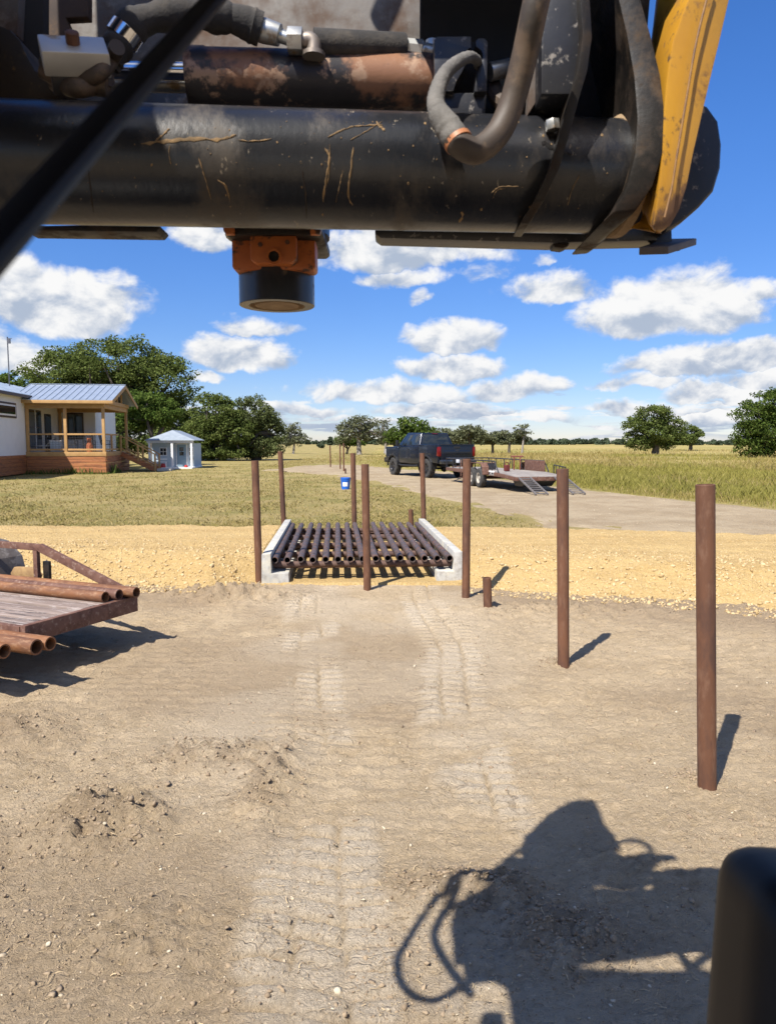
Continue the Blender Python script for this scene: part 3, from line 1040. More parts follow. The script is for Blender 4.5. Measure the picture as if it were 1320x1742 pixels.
post((561.5, 758), (562.5, 795), 'lone far rusty pipe post where the pale driveway bends', 'far rusty pipe posts along the driveway')
post((578.5, 756), (579, 799), 'far rusty pipe post furthest back of the close pair up the driveway', 'far rusty pipe posts along the driveway')
post((584.5, 754), (585, 803), 'far rusty pipe post in front of the close pair up the driveway', 'far rusty pipe posts along the driveway')
post((587.5, 797), (588, 807), 'tiny far rusty pipe stub at the foot of the close pair', 'cut off rusty pipe stubs')

# ------------------------------------------------------------------ blue bucket
b0 = P(588, 832)
bk = thing('bucket', 'blue plastic bucket with lid and white print on the lawn', 'bucket', (b0.x, b0.y, gh(b0.x, b0.y)))
MB().lathe([(0, 0), (0, .15), (.33, .178), (.335, .19), (.355, .19), (.36, .178), (.40, .180)], (0, 0, 0), (0, 0, 1), 24).build('body', BLUE, bk)
MB().lathe([(.395, .19), (.40, .196), (.43, .196), (.44, .17), (.44, 0)], (0, 0, 0), (0, 0, 1), 24).build('lid', BLUE, bk)
MB().tube(curve_pts([(.19, 0, .34), (.2, -.05, .42), (.09, -.09, .465), (-.05, -.08, .47), (-.19, -.02, .43), (-.19, 0, .34)], 5), .006, 6).build('handle', TRUCK_DARK, bk)
lb = MB()
for zz in (.10, .27):
    for k in range(6):
        pass
ring = [math.radians(a) for a in range(-125, -60, 8)]
vs, fs = [], []
for zz, rr in ((.12, .163), (.27, .176)):
    for a in ring:
        vs.append((math.cos(a) * rr, math.sin(a) * rr, zz))
n = len(ring)
for k in range(n - 1):
    fs.append((k, k + 1, n + k + 1, n + k))
lb.add(vs, fs)
lb.build('printed_label', WHITE, bk)

# ------------------------------------------------------------------ old flat trailer with rusty pipes, at the left
TC = Vector((-2.19, 6.25, 0))
ta = Vector((-.92, .39, 0)).normalized()
tb = Vector((-.39, -.92, 0)).normalized()
TROT = math.atan2(ta.y, ta.x)
# local x runs forward along the trailer (away to the left), local -y... is across towards the loader
tr = thing('flat_trailer', 'old rusty flat trailer with weathered plank deck loaded with pipes', 'trailer', TC, TROT)
DZ, DW, DL = .42, 1.06, 5.2


def tl(a, b, z):
    # across direction tb in the rotated frame is +y
    return Vector((a, b, z))


sgn = 1.0 if (Matrix.Rotation(-TROT, 3, 'Z') @ tb).y > 0 else -1.0


def tl(a, b, z):
    return Vector((a, sgn * b, z))


MB().box(tl(.012, DW / 2 - .01, DZ - .055), (.05, DW + .10, .135)).build('rear_beam', RUST_STEEL, tr, bevel=.006)
for b in (-.03, DW + .01):
    MB().box(tl(DL / 2 + .05, b, DZ - .06), (DL, .05, .12)).build('side_beam', RUST_STEEL, tr, bevel=.005)
for k in range(7):
    MB().box(tl(.5 + k * .7, DW / 2, DZ - .085), (.05, DW - .02, .07)).build('cross_member', RUST_STEEL, tr)
nb = 6
for k in range(nb):
    wdt = DW / nb
    a0 = .04 + random.uniform(0, .008)
    o = MB().box(tl(DL / 2 + a0 / 2, wdt * (k + .5), DZ - .012 + random.uniform(-.008, .008)), (DL - a0, wdt - random.uniform(.012, .030), .035), Matrix.Rotation(random.uniform(-.015, .015), 3, 'X')).build('plank', WOOD_DECK, tr, bevel=.004)
# side rack that carries the nearer pipes
MB().box(tl(1.2, DW + .33, DZ - .155), (.06, .62, .05)).build('side_rack', RUST_STEEL, tr, bevel=.004)
for a in (3.2, .12):
    MB().box(tl(a, DW + .33, DZ - .155), (.06, .62, .05)).build('side_rack', RUST_STEEL, tr, bevel=.004)
# the far side rail: sloping bar, top bar and stubs
r0, r1 = tl(.0, -.03, DZ + .01), tl(1.07, -.03, DZ + .375)
MB().beam(r0, r1, .045, .075).build('sloping_rail', RUST_STEEL, tr, bevel=.006)
MB().beam(r1 + Vector((-.01, 0, 0)), tl(5.0, -.03, DZ + .385), .045, .06).build('top_rail', RUST_STEEL, tr, bevel=.006)
for a in (1.12, 2.55, 3.9):
    MB().beam(tl(a, -.03, DZ), tl(a, -.03, DZ + .35), .04, .05).build('rail_post', RUST_STEEL, tr, bevel=.004)
MB().box(tl(1.04, -.07, DZ + .15), (.075, .03, .19)).box(tl(1.04, -.09, DZ + .09), (.03, .02, .03)).build('post_plate', BLACK_MUD, tr, bevel=.004)
m = MB()
m.prism([tl(1.22, -.10, DZ + .02), tl(1.50, -.10, DZ + .02), tl(1.55, -.10, DZ + .09), tl(1.50, -.10, DZ + .155), tl(1.25, -.10, DZ + .165), tl(1.18, -.10, DZ + .10)], (0, -sgn * .05, 0))
m.build('latch_bracket', M('tan_bracket', (.35, .22, .09), (.24, .14, .06), 12, .7), tr, bevel=.01)
for k in range(2):
    ax = tl(2.35 + .72 * k, -.30, .33)
    for b, dirn in ((-.30, -1), (DW + .22, 1)):
        c = tl(2.35 + .72 * k, b, .33)
        yv = Vector((0, sgn * dirn, 0))
        w = MB().lathe([(-.10, .18), (-.105, .30), (-.07, .33), (.07, .33), (.105, .30), (.10, .18)], c, c + yv, 28).build('tyre', TIRE, tr)
        MB().lathe([(.04, 0), (.05, .06), (.03, .07), (.02, .15), (.09, .18), (.09, .2)], c, c + yv, 24).build('rim', RIM_PALE, tr)
m = MB()
arc = [(1.72, .36), (1.80, .62), (1.98, .76), (2.3, .80), (3.1, .80), (3.4, .74), (3.58, .60), (3.66, .36)]
inn = [(1.745, .36), (1.82, .61), (1.99, .745), (2.3, .785), (3.1, .785), (3.39, .728), (3.56, .595), (3.635, .36)]
m.prism([tl(a, -.10, z) for a, z in arc] + [tl(a, -.10, z) for a, z in inn[::-1]], (0, -sgn * .36, 0))
m.build('fender', M('faded_fender', (.095, .080, .070), (.065, .05, .042), 6, .7, c3=(.17, .15, .135), sscale=8, samt=.3), tr, bevel=.004)
MB().beam(tl(DL, DW * .1, DZ - .06), tl(DL + 1.3, DW / 2, DZ - .06), .07, .1).beam(tl(DL, DW * .9, DZ - .06), tl(DL + 1.3, DW / 2, DZ - .06), .07, .1).build('tongue', RUST_STEEL, tr)


def tw(a, b, z):
    v = tl(a, b, z)
    v.rotate(Matrix.Rotation(TROT, 3, 'Z'))
    return v + TC


def loose_pipe(a, b, z, r, label, group, L=4.7, da=.0, mat=RUST_ORANGE):
    p = tw(a, b, z)
    q = tw(a + L, b + da, z)
    m = MB().pipe((0, 0, 0), (0, L, 0), r, r * .80, 24)
    me = m.mesh('steel_pipe', ang=30)
    o = link('steel_pipe', me, mat)
    o.location = p
    o.rotation_euler = (0, 0, math.atan2((q - p).y, (q - p).x) - math.pi / 2)
    return tag(o, label, 'pipe', group)


ga = 'rusty pipes lying along the trailer rail'
loose_pipe(.055, .245, DZ + .052, .046, 'orange rusty pipe on the trailer deck planks, innermost along the rail', ga)
loose_pipe(.000, .145, DZ + .057, .046, 'rusty pipe on the trailer between the innermost and the rail pipe', ga, mat=RUST_STEEL)
loose_pipe(-.085, .035, DZ + .062, .046, 'rusty pipe lying against the trailer rail and poking out furthest', ga)
gb = 'rusty pipes hung along the near trailer side'
z = DZ - .075
loose_pipe(-.30, 1.140, z, .050, 'rusty pipe on the side rack, first beside the deck planks', gb)
loose_pipe(-.285, 1.245, z, .055, 'rusty pipe on the side rack, second out from the deck', gb)
loose_pipe(-.17, 1.405, z, .050, 'rusty pipe on the side rack, third out from the deck', gb)
loose_pipe(-.15, 1.520, z, .050, 'rusty pipe on the side rack, outermost from the deck', gb)

# ------------------------------------------------------------------ dark blue pickup, lifted, seen from behind and its left
TF = Vector((-.42, .907, 0)).normalized()
tpos = Vector((3.24, 35.05, 0))
tk = thing('pickup_truck', 'dark blue lifted crew cab pickup parked on the pale driveway', 'pickup', (tpos.x, tpos.y, gh(tpos.x, tpos.y) + .03), math.atan2(TF.y, TF.x) - math.pi / 2)
WR = .455
AX = (1.22, 4.95)


def side_profile(y0, y1, ztop, zbot, wheels):
    """side outline from y0 to y1 with round wheel openings along its lower edge"""
    pts = [(y0, zbot)]
    for wy in wheels:
        r = WR + .11
        a0 = math.asin(max(-1, min(1, (zbot - WR) / r)))
        n = 12
        for k in range(n + 1):
            a = math.pi - a0 + (2 * a0 - math.pi) * k / n
            pts.append((wy + r * math.cos(a), WR + .03 + r * math.sin(a)))
    pts += [(y1, zbot), (y1, ztop), (y0, ztop)]
    return pts


for s in (-1, 1):
    # bed side, cab side below the glass, front wing
    MB().prism([(s * 1.0, y, z) for y, z in side_profile(.05, 1.98, 1.60, .72, [AX[0]])], (-s * .14, 0, 0)).build('bed_side', TRUCK_PAINT, tk, bevel=.03, seg=3)
    MB().prism([(s * .985, y, z) for y, z in [(2.0, .66), (4.28, .66), (4.28, 1.50), (2.0, 1.53)]], (-s * .14, 0, 0)).build('cab_side', TRUCK_PAINT, tk, bevel=.04, seg=3)
    MB().prism([(s * 1.0, y, z) for y, z in side_profile(4.30, 5.85, 1.48, .72, [AX[1]])], (-s * .16, 0, 0)).build('front_wing', TRUCK_PAINT, tk, bevel=.05, seg=3)
    for wy in AX:
        m = MB()
        arc = [(wy + (WR + q) * math.cos(a), WR + .03 + (WR + q) * math.sin(a)) for q, rng_ in ((.175, range(0, 181, 15)), (.10, range(180, -1, -15))) for a in [R(x) for x in rng_]]
        m.prism([(s * .975, y, z) for y, z in arc], (s * .07, 0, 0))
        m.build('wheel_arch', TRUCK_DARK, tk, bevel=.01)
    for wy in AX:
        c = Vector((s * .86, wy, WR))
        ax = Vector((s, 0, 0))
        w = MB()
        w.lathe([(-.16, .25), (-.165, .41), (-.13, WR), (.13, WR), (.165, .41), (.15, .27), (.10, .26)], c, c + ax, 32)
        for k in range(28):
            a = 2 * math.pi * k / 28
            w.box(c + Vector((s * (.09 if k % 2 else -.07), math.cos(a) * (WR + .002), math.sin(a) * (WR + .002))), (.12, .055, .022), Matrix.Rotation(a - math.pi / 2, 3, 'X'))
        wo = w.build('wheel', TIRE, tk)
        rm = MB().lathe([(.10, .265), (.15, .265), (.145, .245), (.06, .22), (.05, .10), (.11, .08), (.115, 0)], c, c + ax, 32)
        for k in range(6):
            a = 2 * math.pi * k / 6
            rm.beam(c + ax * .10 + Vector((0, math.cos(a) * .07, math.sin(a) * .07)), c + ax * .125 + Vector((0, math.cos(a) * .25, math.sin(a) * .25)), .075, .03, ax)
        rm.build('rim', RIM_DARK, wo, bevel=.004)
# bed floor, bed front wall, tailgate
MB().box((0, 1.0, .93), (1.74, 1.9, .06)).box((0, 1.96, 1.25), (1.74, .06, .66)).build('bed', TRUCK_DARK, tk)
tg = MB().box((0, .03, 1.25), (1.70, .09, .70)).build('tailgate', TRUCK_PAINT, tk, bevel=.025, seg=3)
MB().box((0, -.019, 1.47), (.34, .018, .09)).build('handle', TRUCK_DARK, tg, bevel=.006)
MB().box((0, -.018, 1.24), (1.45, .012, .22)).build('pressed_panel', TRUCK_PAINT, tg, bevel=.005)
MB().box((-.0, -.022, 1.33), (.20, .012, .05)).build('badge', RIM_DARK, tg, bevel=.004)
MB().box((0, .0, 1.605), (1.72, .12, .03)).build('spoiler_lip', TRUCK_DARK, tg, bevel=.008)
for s in (-1, 1):
    m = MB().prism([(s * .995, -.012, 1.06), (s * .995, -.012, 1.50), (s * .87, -.022, 1.50), (s * .86, -.022, 1.06)], (0, .13, 0))
    m.prism([(s * 1.006, -.01, 1.06), (s * 1.006, -.01, 1.50), (s * 1.006, .10, 1.47), (s * 1.006, .16, 1.08)], (-s * .02, 0, 0))
    m.build('tail_light', TAIL_RED, tk, bevel=.006)
# bumper
bp = MB().box((0, -.12, .80), (1.92, .20, .20)).build('rear_bumper', M('dark_chrome', (.16, .17, .19), (.10, .105, .12), 6, .22, .9), tk, bevel=.03, seg=3)
MB().box((0, -.228, .82), (.62, .02, .17)).build('bumper_step', TRUCK_DARK, bp, bevel=.008)
npl = MB().box((-.02, -.243, .835), (.31, .008, .155)).build('number_plate', PLATE_WHITE, bp, bevel=.003)
for s in (-1, 1):
    MB().box((s * .72, -.226, .80), (.26, .012, .05)).build('bumper_slot', TRUCK_DARK, bp)
MB().beam((0, -.40, .60), (0, .2, .60), .07, .07).box((0, -.42, .655), (.09, .12, .03)).lathe([(0, .03), (.05, .02), (.07, .035), (.10, .03), (.115, 0)], (0, -.43, .66), (0, -.43, .9), 14).build('tow_hitch', TRUCK_DARK, tk, bevel=.004)
# chassis below
m = MB()
for s in (-1, 1):
    m.beam((s * .48, .0, .62), (s * .48, 5.6, .62), .09, .16)
m.tube([(-.85, AX[0], WR), (.85, AX[0], WR)], .055, 12).tube([(-.85, AX[1], WR), (.85, AX[1], WR)], .055, 12)
m.lathe([(-.16, .02), (-.12, .13), (0, .19), (.12, .13), (.16, .02)], (0, AX[0], WR), (1, AX[0], WR), 16)
m.tube([(.30, AX[0], .55), (.22, 4.3, .62)], .045, 10)
m.tube(curve_pts([(.62, 2.6, .55), (.62, 1.0, .72), (.66, .4, .62), (.70, .02, .58)], 5), .04, 10)
m.build('chassis', TRUCK_DARK, tk)
for s in (-1, 1):
    MB().tube([(s * .98, 2.1, .58), (s * 1.02, 2.5, .55), (s * 1.02, 3.9, .55), (s * .98, 4.2, .58)], .045, 10).build('side_step', TRUCK_DARK, tk)
    MB().box((s * .84, .66, .60), (.30, .015, .34)).build('mud_flap', TRUCK_DARK, tk)
# cab: glasshouse with a rake all round
b = [(-.965, 1.99, 1.53), (.965, 1.99, 1.53), (.965, 4.45, 1.50), (-.965, 4.45, 1.50)]
t = [(-.735, 2.20, 2.17), (.735, 2.20, 2.17), (.735, 3.72, 2.19), (-.735, 3.72, 2.19)]
MB().add(b + t, [(3, 2, 1, 0), (4, 5, 6, 7), (0, 1, 5, 4), (1, 2, 6, 5), (2, 3, 7, 6), (3, 0, 4, 7)]).build('cab_roof', TRUCK_PAINT, tk, bevel=.055, seg=4)


def on_face(quad, u0, u1, v0, v1, lift):
    a, b_, c, d = [Vector(q) for q in quad]

    def pt(u, v):
        return (a * (1 - u) + b_ * u) * (1 - v) + (d * (1 - u) + c * u) * v
    n = (b_ - a).cross(d - a).normalized() * lift
    q = [pt(u0, v0), pt(u1, v0), pt(u1, v1), pt(u0, v1)]
    return q, n


bk_f = (b[0], b[1], t[1], t[0])
lf_f = (b[3], b[0], t[0], t[3])
rt_f = (b[1], b[2], t[2], t[1])
fr_f = (b[2], b[3], t[3], t[2])
for nm, fc, rgs in (('rear_window', bk_f, [(.085, .915, .10, .86)]), ('side_window', lf_f, [(.53, .93, .10, .84), (.17, .50, .10, .84)]), ('side_window', rt_f, [(.07, .47, .10, .84), (.50, .83, .10, .84)]), ('windscreen', fr_f, [(.08, .92, .08, .9)])):
    for (u0, u1, v0, v1) in rgs:
        q, n = on_face(fc, u0, u1, v0, v1, .012)
        MB().prism([p - n * .5 for p in q], n).build(nm, GLASS_DARK, tk, bevel=.003)
MB().box((0, 2.165, 2.135), (.30, .03, .035)).build('brake_lamp', TAIL_RED, tk, bevel=.006)
# bonnet, grille and headlamps at the far end
MB().prism([(-.92, 4.30, .9), (-.92, 5.88, .9), (-.92, 5.90, 1.42), (-.92, 4.30, 1.56)], (1.84, 0, 0)).build('bonnet', TRUCK_PAINT, tk, bevel=.05, seg=3)
MB().box((0, 5.93, 1.12), (1.5, .06, .45)).build('grille', TRUCK_DARK, tk, bevel=.02)
MB().box((0, 5.98, .78), (1.95, .22, .26)).build('front_bumper', TRUCK_DARK, tk, bevel=.03)
for s in (-1, 1):
    MB().box((s * .86, 5.91, 1.2), (.22, .08, .30)).build('headlight', PLATE_WHITE, tk, bevel=.02)
    MB().beam((s * .96, 4.12, 1.56), (s * 1.14, 4.08, 1.60), .05, .04).box((s * 1.17, 4.06, 1.66), (.16, .09, .30)).build('mirror', TRUCK_DARK, tk, bevel=.025)
    for y in (3.15, 2.35):
        MB().box((s * .995, y, 1.36), (.03, .17, .035)).build('door_handle', TRUCK_PAINT, tk, bevel=.008)
    for y in (4.26, 3.22, 2.04):
        MB().box((s * .986, y, 1.06), (.006, .012, .84)).build('door_gap', TRUCK_DARK, tk)

# ------------------------------------------------------------------ tandem flat trailer hitched behind the pickup
hd = Vector((.235, -.972, 0)).normalized()         # from the hitch towards the trailer's tail
hp = Vector((3.12, 34.45, 0))
ft = thing('utility_trailer', 'rusty tandem axle utility trailer with black rails and ramps hitched to the pickup', 'trailer', (hp.x, hp.y, gh(hp.x, hp.y) + .03), math.atan2(hd.y, hd.x) + math.pi / 2)
# local -y runs to the tail, +x is the right side seen from behind
TZ, HW = .60, .98
Y0, Y1, Y2 = -1.7, -7.6, -9.2                     # front of the deck, start and end of the sloping tail
for s in (-1, 1):
    MB().beam((s * HW, Y0, TZ - .05), (s * HW, Y1, TZ - .05), .06, .14).beam((s * HW, Y1 + .03, TZ - .05), (s * HW, Y2, TZ - .14), .06, .13).build('side_beam', RUST_STEEL, ft, bevel=.006)
    MB().beam((0, .12, .56), (s * .80, Y0, TZ - .06), .07, .11).build('tongue_beam', RUST_STEEL, ft, bevel=.006)
for k in range(9):
    MB().beam((-HW + .03, Y0 - .1 - k * .8, TZ - .07), (HW - .03, Y0 - .1 - k * .8, TZ - .07), .06, .08).build('cross_member', RUST_STEEL, ft)
MB().beam((-HW, Y2 - .02, TZ - .14), (HW, Y2 - .02, TZ - .14), .06, .13).build('rear_beam', RUST_STEEL, ft, bevel=.006)
MB().box((0, .1, .60), (.13, .30, .13)).build('coupler', BLACK_PLAIN, ft, bevel=.02)
MB().tube([(.16, -.35, .15), (.16, -.35, .95)], .032, 12).box((.16, -.35, .1), (.16, .16, .02)).tube([(.16, -.35, .93), (.30, -.35, .96)], .012, 6).build('jack_stand', RUST_STEEL, ft)
dk = M('grey_trailer_planks', (.29, .26, .23), (.20, .175, .155), 2, .85, 0, .002, 25, c3=(.20, .16, .14), sscale=5, samt=.25, stretch=(4, .5, 1))
for k in range(9):
    x = -HW + .04 + (2 * HW - .08) * (k + .5) / 9
    MB().beam((x, Y0, TZ + .01 + random.uniform(-.003, .003)), (x, Y1, TZ + .01), .20, .04).build('plank', dk, ft, bevel=.004)
    MB().beam((x, Y1 - .005, TZ + .008), (x, Y2 + .02, TZ - .075), .20, .036).build('plank', dk, ft, bevel=.004)
rail = BLACK_PLAIN
for s in (-1, 1):
    m = MB()
    m.tube([(s * HW, Y0, TZ + .02), (s * HW, Y0, TZ + .42), (s * HW, Y1 + .3, TZ + .42), (s * HW, Y1 - .1, TZ + .02)], .024, 8)
    m.build('top_rail', rail, ft)
    for k in range(6):
        MB().tube([(s * HW, Y0 - .85 - k * .9, TZ + .02), (s * HW, Y0 - .85 - k * .9, TZ + .41)], .02, 8).build('rail_post', rail, ft)
MB().tube([(-HW, Y0, TZ + .42), (HW, Y0, TZ + .42)], .024, 8).build('front_rail', rail, ft)
for s in (-1, 1):
    pts = [(s * (HW + .02), -5.0 + dy, z) for dy, z in ((-.0, .52), (-.05, .80), (-.18, .93), (-.9, .955), (-1.62, .93), (-1.78, .80), (-1.83, .52))]
    inn = [(p[0], -5.9 + (p[1] + 5.9) * .965, p[2] - .02) for p in pts]
    MB().prism(pts + inn[::-1], (s * .26, 0, 0)).build('fender', RUST_STEEL, ft, bevel=.006)
    for y in (-5.48, -6.32):
        c = Vector((s * (HW + .155), y, .37))
        ax = Vector((s, 0, 0))
        wo = MB().lathe([(-.10, .20), (-.11, .33), (-.075, .37), (.075, .37), (.11, .33), (.105, .205), (.07, .2)], c, c + ax, 28).build('wheel', TIRE, ft)
        MB().lathe([(.07, .205), (.105, .205), (.10, .18), (.04, .165), (.03, .08), (.075, .07), (.08, 0)], c, c + ax, 24).build('rim', RIM_PALE, wo)
for y in (-5.48, -6.32):
    MB().tube([(-HW - .08, y, .37), (HW + .08, y, .37)], .04, 10).build('axle', RUST_STEEL, ft)
# solid brown board along the right rail, small gate, lamp bar
MB().box((HW - .06, -6.6, TZ + .23), (.04, 1.75, .40)).build('side_board', RUST_STEEL, ft, bevel=.006)
m = MB().tube([(HW, -8.1, TZ - .02), (HW, -8.1, TZ + .30), (HW, -9.0, TZ + .24), (HW, -9.0, TZ - .1)], .02, 8)
for k in range(3):
    m.tube([(HW, -8.3 - k * .22, TZ - .03), (HW, -8.3 - k * .22, TZ + .28)], .012, 6)
m.build('tail_rail', rail, ft)
MB().box((-HW - .02, -7.05, TZ - .02), (.02, .55, .17)).build('lamp_board', TRIM_WHITE, ft, bevel=.003)
for y in (-6.88, -7.2):
    MB().box((-HW - .034, y, TZ - .02), (.012, .09, .07)).build('side_lamp', TRUCK_DARK, ft, bevel=.003)
# ramps leaning down from the tail
for s in (-1, 1):
    m = MB()
    a0, a1 = Vector((s * .66, Y2 - .04, TZ - .09)), Vector((s * .66, Y2 - 1.45, .03))
    for d in (-.21, .21):
        m.beam(a0 + Vector((d, 0, 0)), a1 + Vector((d, 0, 0)), .035, .06)
    for k in range(9):
        q = a0.lerp(a1, (k + .5) / 9)
        m.beam(q + Vector((-.2, 0, 0)), q + Vector((.2, 0, 0)), .035, .035)
    m.build('ramp', M('ramp_steel', (.14, .13, .13), (.20, .18, .17), 8, .6, .3), ft, bevel=.003)
m = MB().prism([(-.55, Y2 + 1.35, TZ - .13), (-.55, Y2 + .02, TZ - .21), (-.55, Y2 + .35, TZ - .42), (-.55, Y2 + 1.0, TZ - .44)], (1.1, 0, 0))
m.build('tail_box', BLACK_PLAIN, ft, bevel=.02)


def ft_w(x, y, z):
    v = Vector((x, y, z))
    v.rotate(Matrix.Rotation(math.atan2(hd.y, hd.x) + math.pi / 2, 3, 'Z'))
    return v + ft.location


q = ft_w(-.35, -6.95, TZ + .03)
gcn = thing('fuel_can', 'red fuel can standing behind the black rail of the hitched trailer', 'fuel can', q, .4)
CANRED = M('faded_can_red', (.13, .02, .014), (.10, .016, .012), 8, .6)
MB().box((0, 0, .13), (.20, .15, .24)).build('body', CANRED, gcn, bevel=.04, seg=3)
MB().tube(curve_pts([(-.08, 0, .26), (-.06, 0, .33), (.05, 0, .33), (.07, 0, .26)], 5), .016, 8).build('handle', CANRED, gcn)
MB().tube([(.09, 0, .25), (.16, 0, .36)], .018, 8).build('spout', TRUCK_DARK, gcn)
q = ft_w(.66, -5.55, TZ + .03)
wn = thing('hand_winch', 'orange red clamp frame sticking up beside the brown trailer board', 'clamp', q, 0)
MB().tube([(-.12, 0, 0), (-.12, 0, .50), (-.24, 0, .53)], .026, 8).tube([(.12, 0, 0), (.12, 0, .50), (.24, 0, .53)], .026, 8).tube([(-.24, 0, .53), (.24, 0, .53)], .028, 8).build('frame', M('faded_red_paint', (.19, .05, .03), (.14, .035, .022), 8, .6), wn)
q = ft_w(-.35, -5.05, TZ + .03)
tb_ = thing('tool_box', 'small dark steel tool box on the hitched trailer deck beside the fuel can', 'tool box', q, .1)
MB().box((0, 0, .13), (.55, .34, .26)).build('body', BLACK_PLAIN, tb_, bevel=.012)
MB().box((0, 0, .275), (.57, .36, .025)).build('lid', RUST_STEEL, tb_, bevel=.006)

# ------------------------------------------------------------------ house with a timber porch
HO = A(182, 806, 41.0)
HZ = gh(HO.x, HO.y)
HROT = R(8.0)
hs = thing('house', 'white house with grey metal roof behind a timber porch', 'house', (HO.x, HO.y, HZ), HROT)
# local x along the porch front, y away from the loader, z up; origin at the porch's near corner
XL = -4.15                                        # plane of the long side wall
FZ = 1.20                                         # porch floor
EZ = 4.02                                         # porch eave


def wall(pts, vec, name, mat):
    return MB().prism(pts, vec).build(name, mat, hs)


# long wall facing the yard (recedes), back wall of the porch, body
MB().prism([(XL, -7.5, 1.06), (XL, .05, 1.06), (XL, .05, 4.22), (XL, -7.5, 4.22)], (-.18, 0, 0)).build('wall', WHITE_WALL, hs)
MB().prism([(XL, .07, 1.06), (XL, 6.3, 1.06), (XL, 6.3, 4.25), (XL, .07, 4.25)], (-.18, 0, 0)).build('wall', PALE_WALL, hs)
MB().prism([(XL + .02, 6.32, .9), (XL + 2.15, 6.32, .9), (XL + 2.15, 6.32, 4.0), (XL + .02, 6.32, 4.0)], (0, .18, 0)).build('wall', WHITE_WALL, hs)
MB().prism([(XL + 2.15, 6.5, .9), (XL + 2.15, 12, .9), (XL + 2.15, 12, 4.0), (XL + 2.15, 6.5, 4.0)], (-.18, 0, 0)).build('wall', WHITE_WALL, hs)
MB().box((XL - 4.3, -7.6, 2.6), (8.4, .2, 3.2)).build('wall', WHITE_WALL, hs)
# skirting boards below the long wall: each board a part
for k in range(5):
    z = .06 + .2 * k + .1
    MB().box((XL - .03, -3.72, z), (.05, 7.5, .19)).build('skirting_board', WOOD_SKIRT, hs, bevel=.006)
MB().box((XL - 4.2, 2.0, .55), (8.2, 18, .9)).build('foundation', TRIM_DARK, hs)
# main metal roof: one slope towards the porch side with raised ribs, panel by panel
n = 18
for k in range(n):
    y0, y1 = -8.0 + 24.0 * k / n, -8.0 + 24.0 * (k + 1) / n - .015
    e, rdg = (XL + .35, 4.24), (XL - 4.1, 5.52)
    m = MB().prism([(e[0], y0, e[1]), (e[0], y1, e[1]), (rdg[0], y1, rdg[1]), (rdg[0], y0, rdg[1])], (0, 0, .03))
    m.beam((e[0], y0 + .03, e[1] + .04), (rdg[0], y0 + .03, rdg[1] + .04), .035, .05)
    m.build('roof_panel', ROOF_METAL, hs)
MB().prism([(XL - 4.12, -8, 5.5), (XL - 4.12, 16, 5.5), (XL - 8.6, 16, 4.24), (XL - 8.6, -8, 4.24)], (0, 0, .03)).build('roof', ROOF_METAL, hs)
MB().box((XL + .36, 4, 4.17), (.05, 24, .15)).build('eave_trim', TRIM_DARK, hs)
# transom window in the long wall
wf = MB().box((XL + .02, -2.75, 3.38), (.05, 2.85, .78)).build('window', TRIM_DARK, hs, bevel=.008)
MB().box((XL + .035, -2.75, 3.38), (.05, 2.62, .58)).build('window_trim', TRIM_WHITE, wf, bevel=.006)
MB().box((XL + .05, -2.75, 3.38), (.05, 2.40, .40)).build('pane', GLASS_DARK, wf)
# large sliding window and door on the porch
for (y0, y1, z0, z1, nm, gl, npn) in ((.40, 2.65, FZ + .10, 3.55, 'window', GLASS_SKY, 2), (3.35, 4.45, FZ + .02, 3.40, 'door', GLASS_DARK, 1)):
    fr = MB().box((XL + .03, (y0 + y1) / 2, (z0 + z1) / 2), (.06, y1 - y0, z1 - z0)).build(nm, TRIM_DARK if nm == 'window' else TRUCK_DARK, hs, bevel=.006)
    for i in range(npn):
        a = y0 + .06 + (y1 - y0 - .12) * i / npn
        b2 = y0 + .06 + (y1 - y0 - .12) * (i + 1) / npn
        for (c0, c1) in ((z0 + .07, z0 + 1.25), (z0 + 1.30, z1 - .07)) if nm == 'window' else ((z0 + .3, z1 - .15),):
            MB().box((XL + .05, (a + b2) / 2, (c0 + c1) / 2), (.05, b2 - a - .06, c1 - c0)).build('pane', gl, fr)
    if nm == 'window':
        MB().box((XL + .066, (y0 + y1) / 2, (z0 + z1) / 2), (.04, .07, z1 - z0)).build('mullion', TRIM_WHITE, fr)
    else:
        MB().tube([(XL + .07, y0 + .12, 2.05), (XL + .12, y0 + .12, 2.05), (XL + .12, y0 + .12, 2.25)], .015, 6).build('handle', ZINC, fr)
fr = MB().box((XL + .95, 6.30, 2.75), (1.0, .06, 1.65)).build('window', TRIM_DARK, hs, bevel=.008)
MB().box((XL + .95, 6.285, 2.75), (.82, .06, 1.45)).build('pane', GLASS_SKY, fr)
# ---- porch
PD = 6.2
for k in range(22):
    MB().box((XL / 2 + .01, PD * (k + .5) / 22, FZ - .018), (-XL - .06, PD / 22 - .008, .035)).build('deck_board', WOOD_PORCH, hs)
MB().box((XL / 2, -.022, FZ - .10), (-XL + .05, .045, .24)).build('rim_joist', WOOD_PORCH, hs, bevel=.005)
MB().box((.022, PD / 2, FZ - .10), (.045, PD, .24)).build('rim_joist', WOOD_PORCH, hs, bevel=.005)
for k in range(5):
    z = .02 + .195 * k + .09
    MB().box((XL / 2 + random.uniform(-.01, .01), .0, z), (-XL - .03, .04, .186)).build('skirting_board', WOOD_SKIRT, hs, bevel=.006)
    MB().box((.0, PD / 2, z), (.04, PD - .04, .186)).build('skirting_board', WOOD_SKIRT, hs, bevel=.006)
posts = [(XL + .10, .10), (XL / 2 - .02, .10), (-.10, .10), (-.10, PD - .10), (XL + .12, PD - .12)]
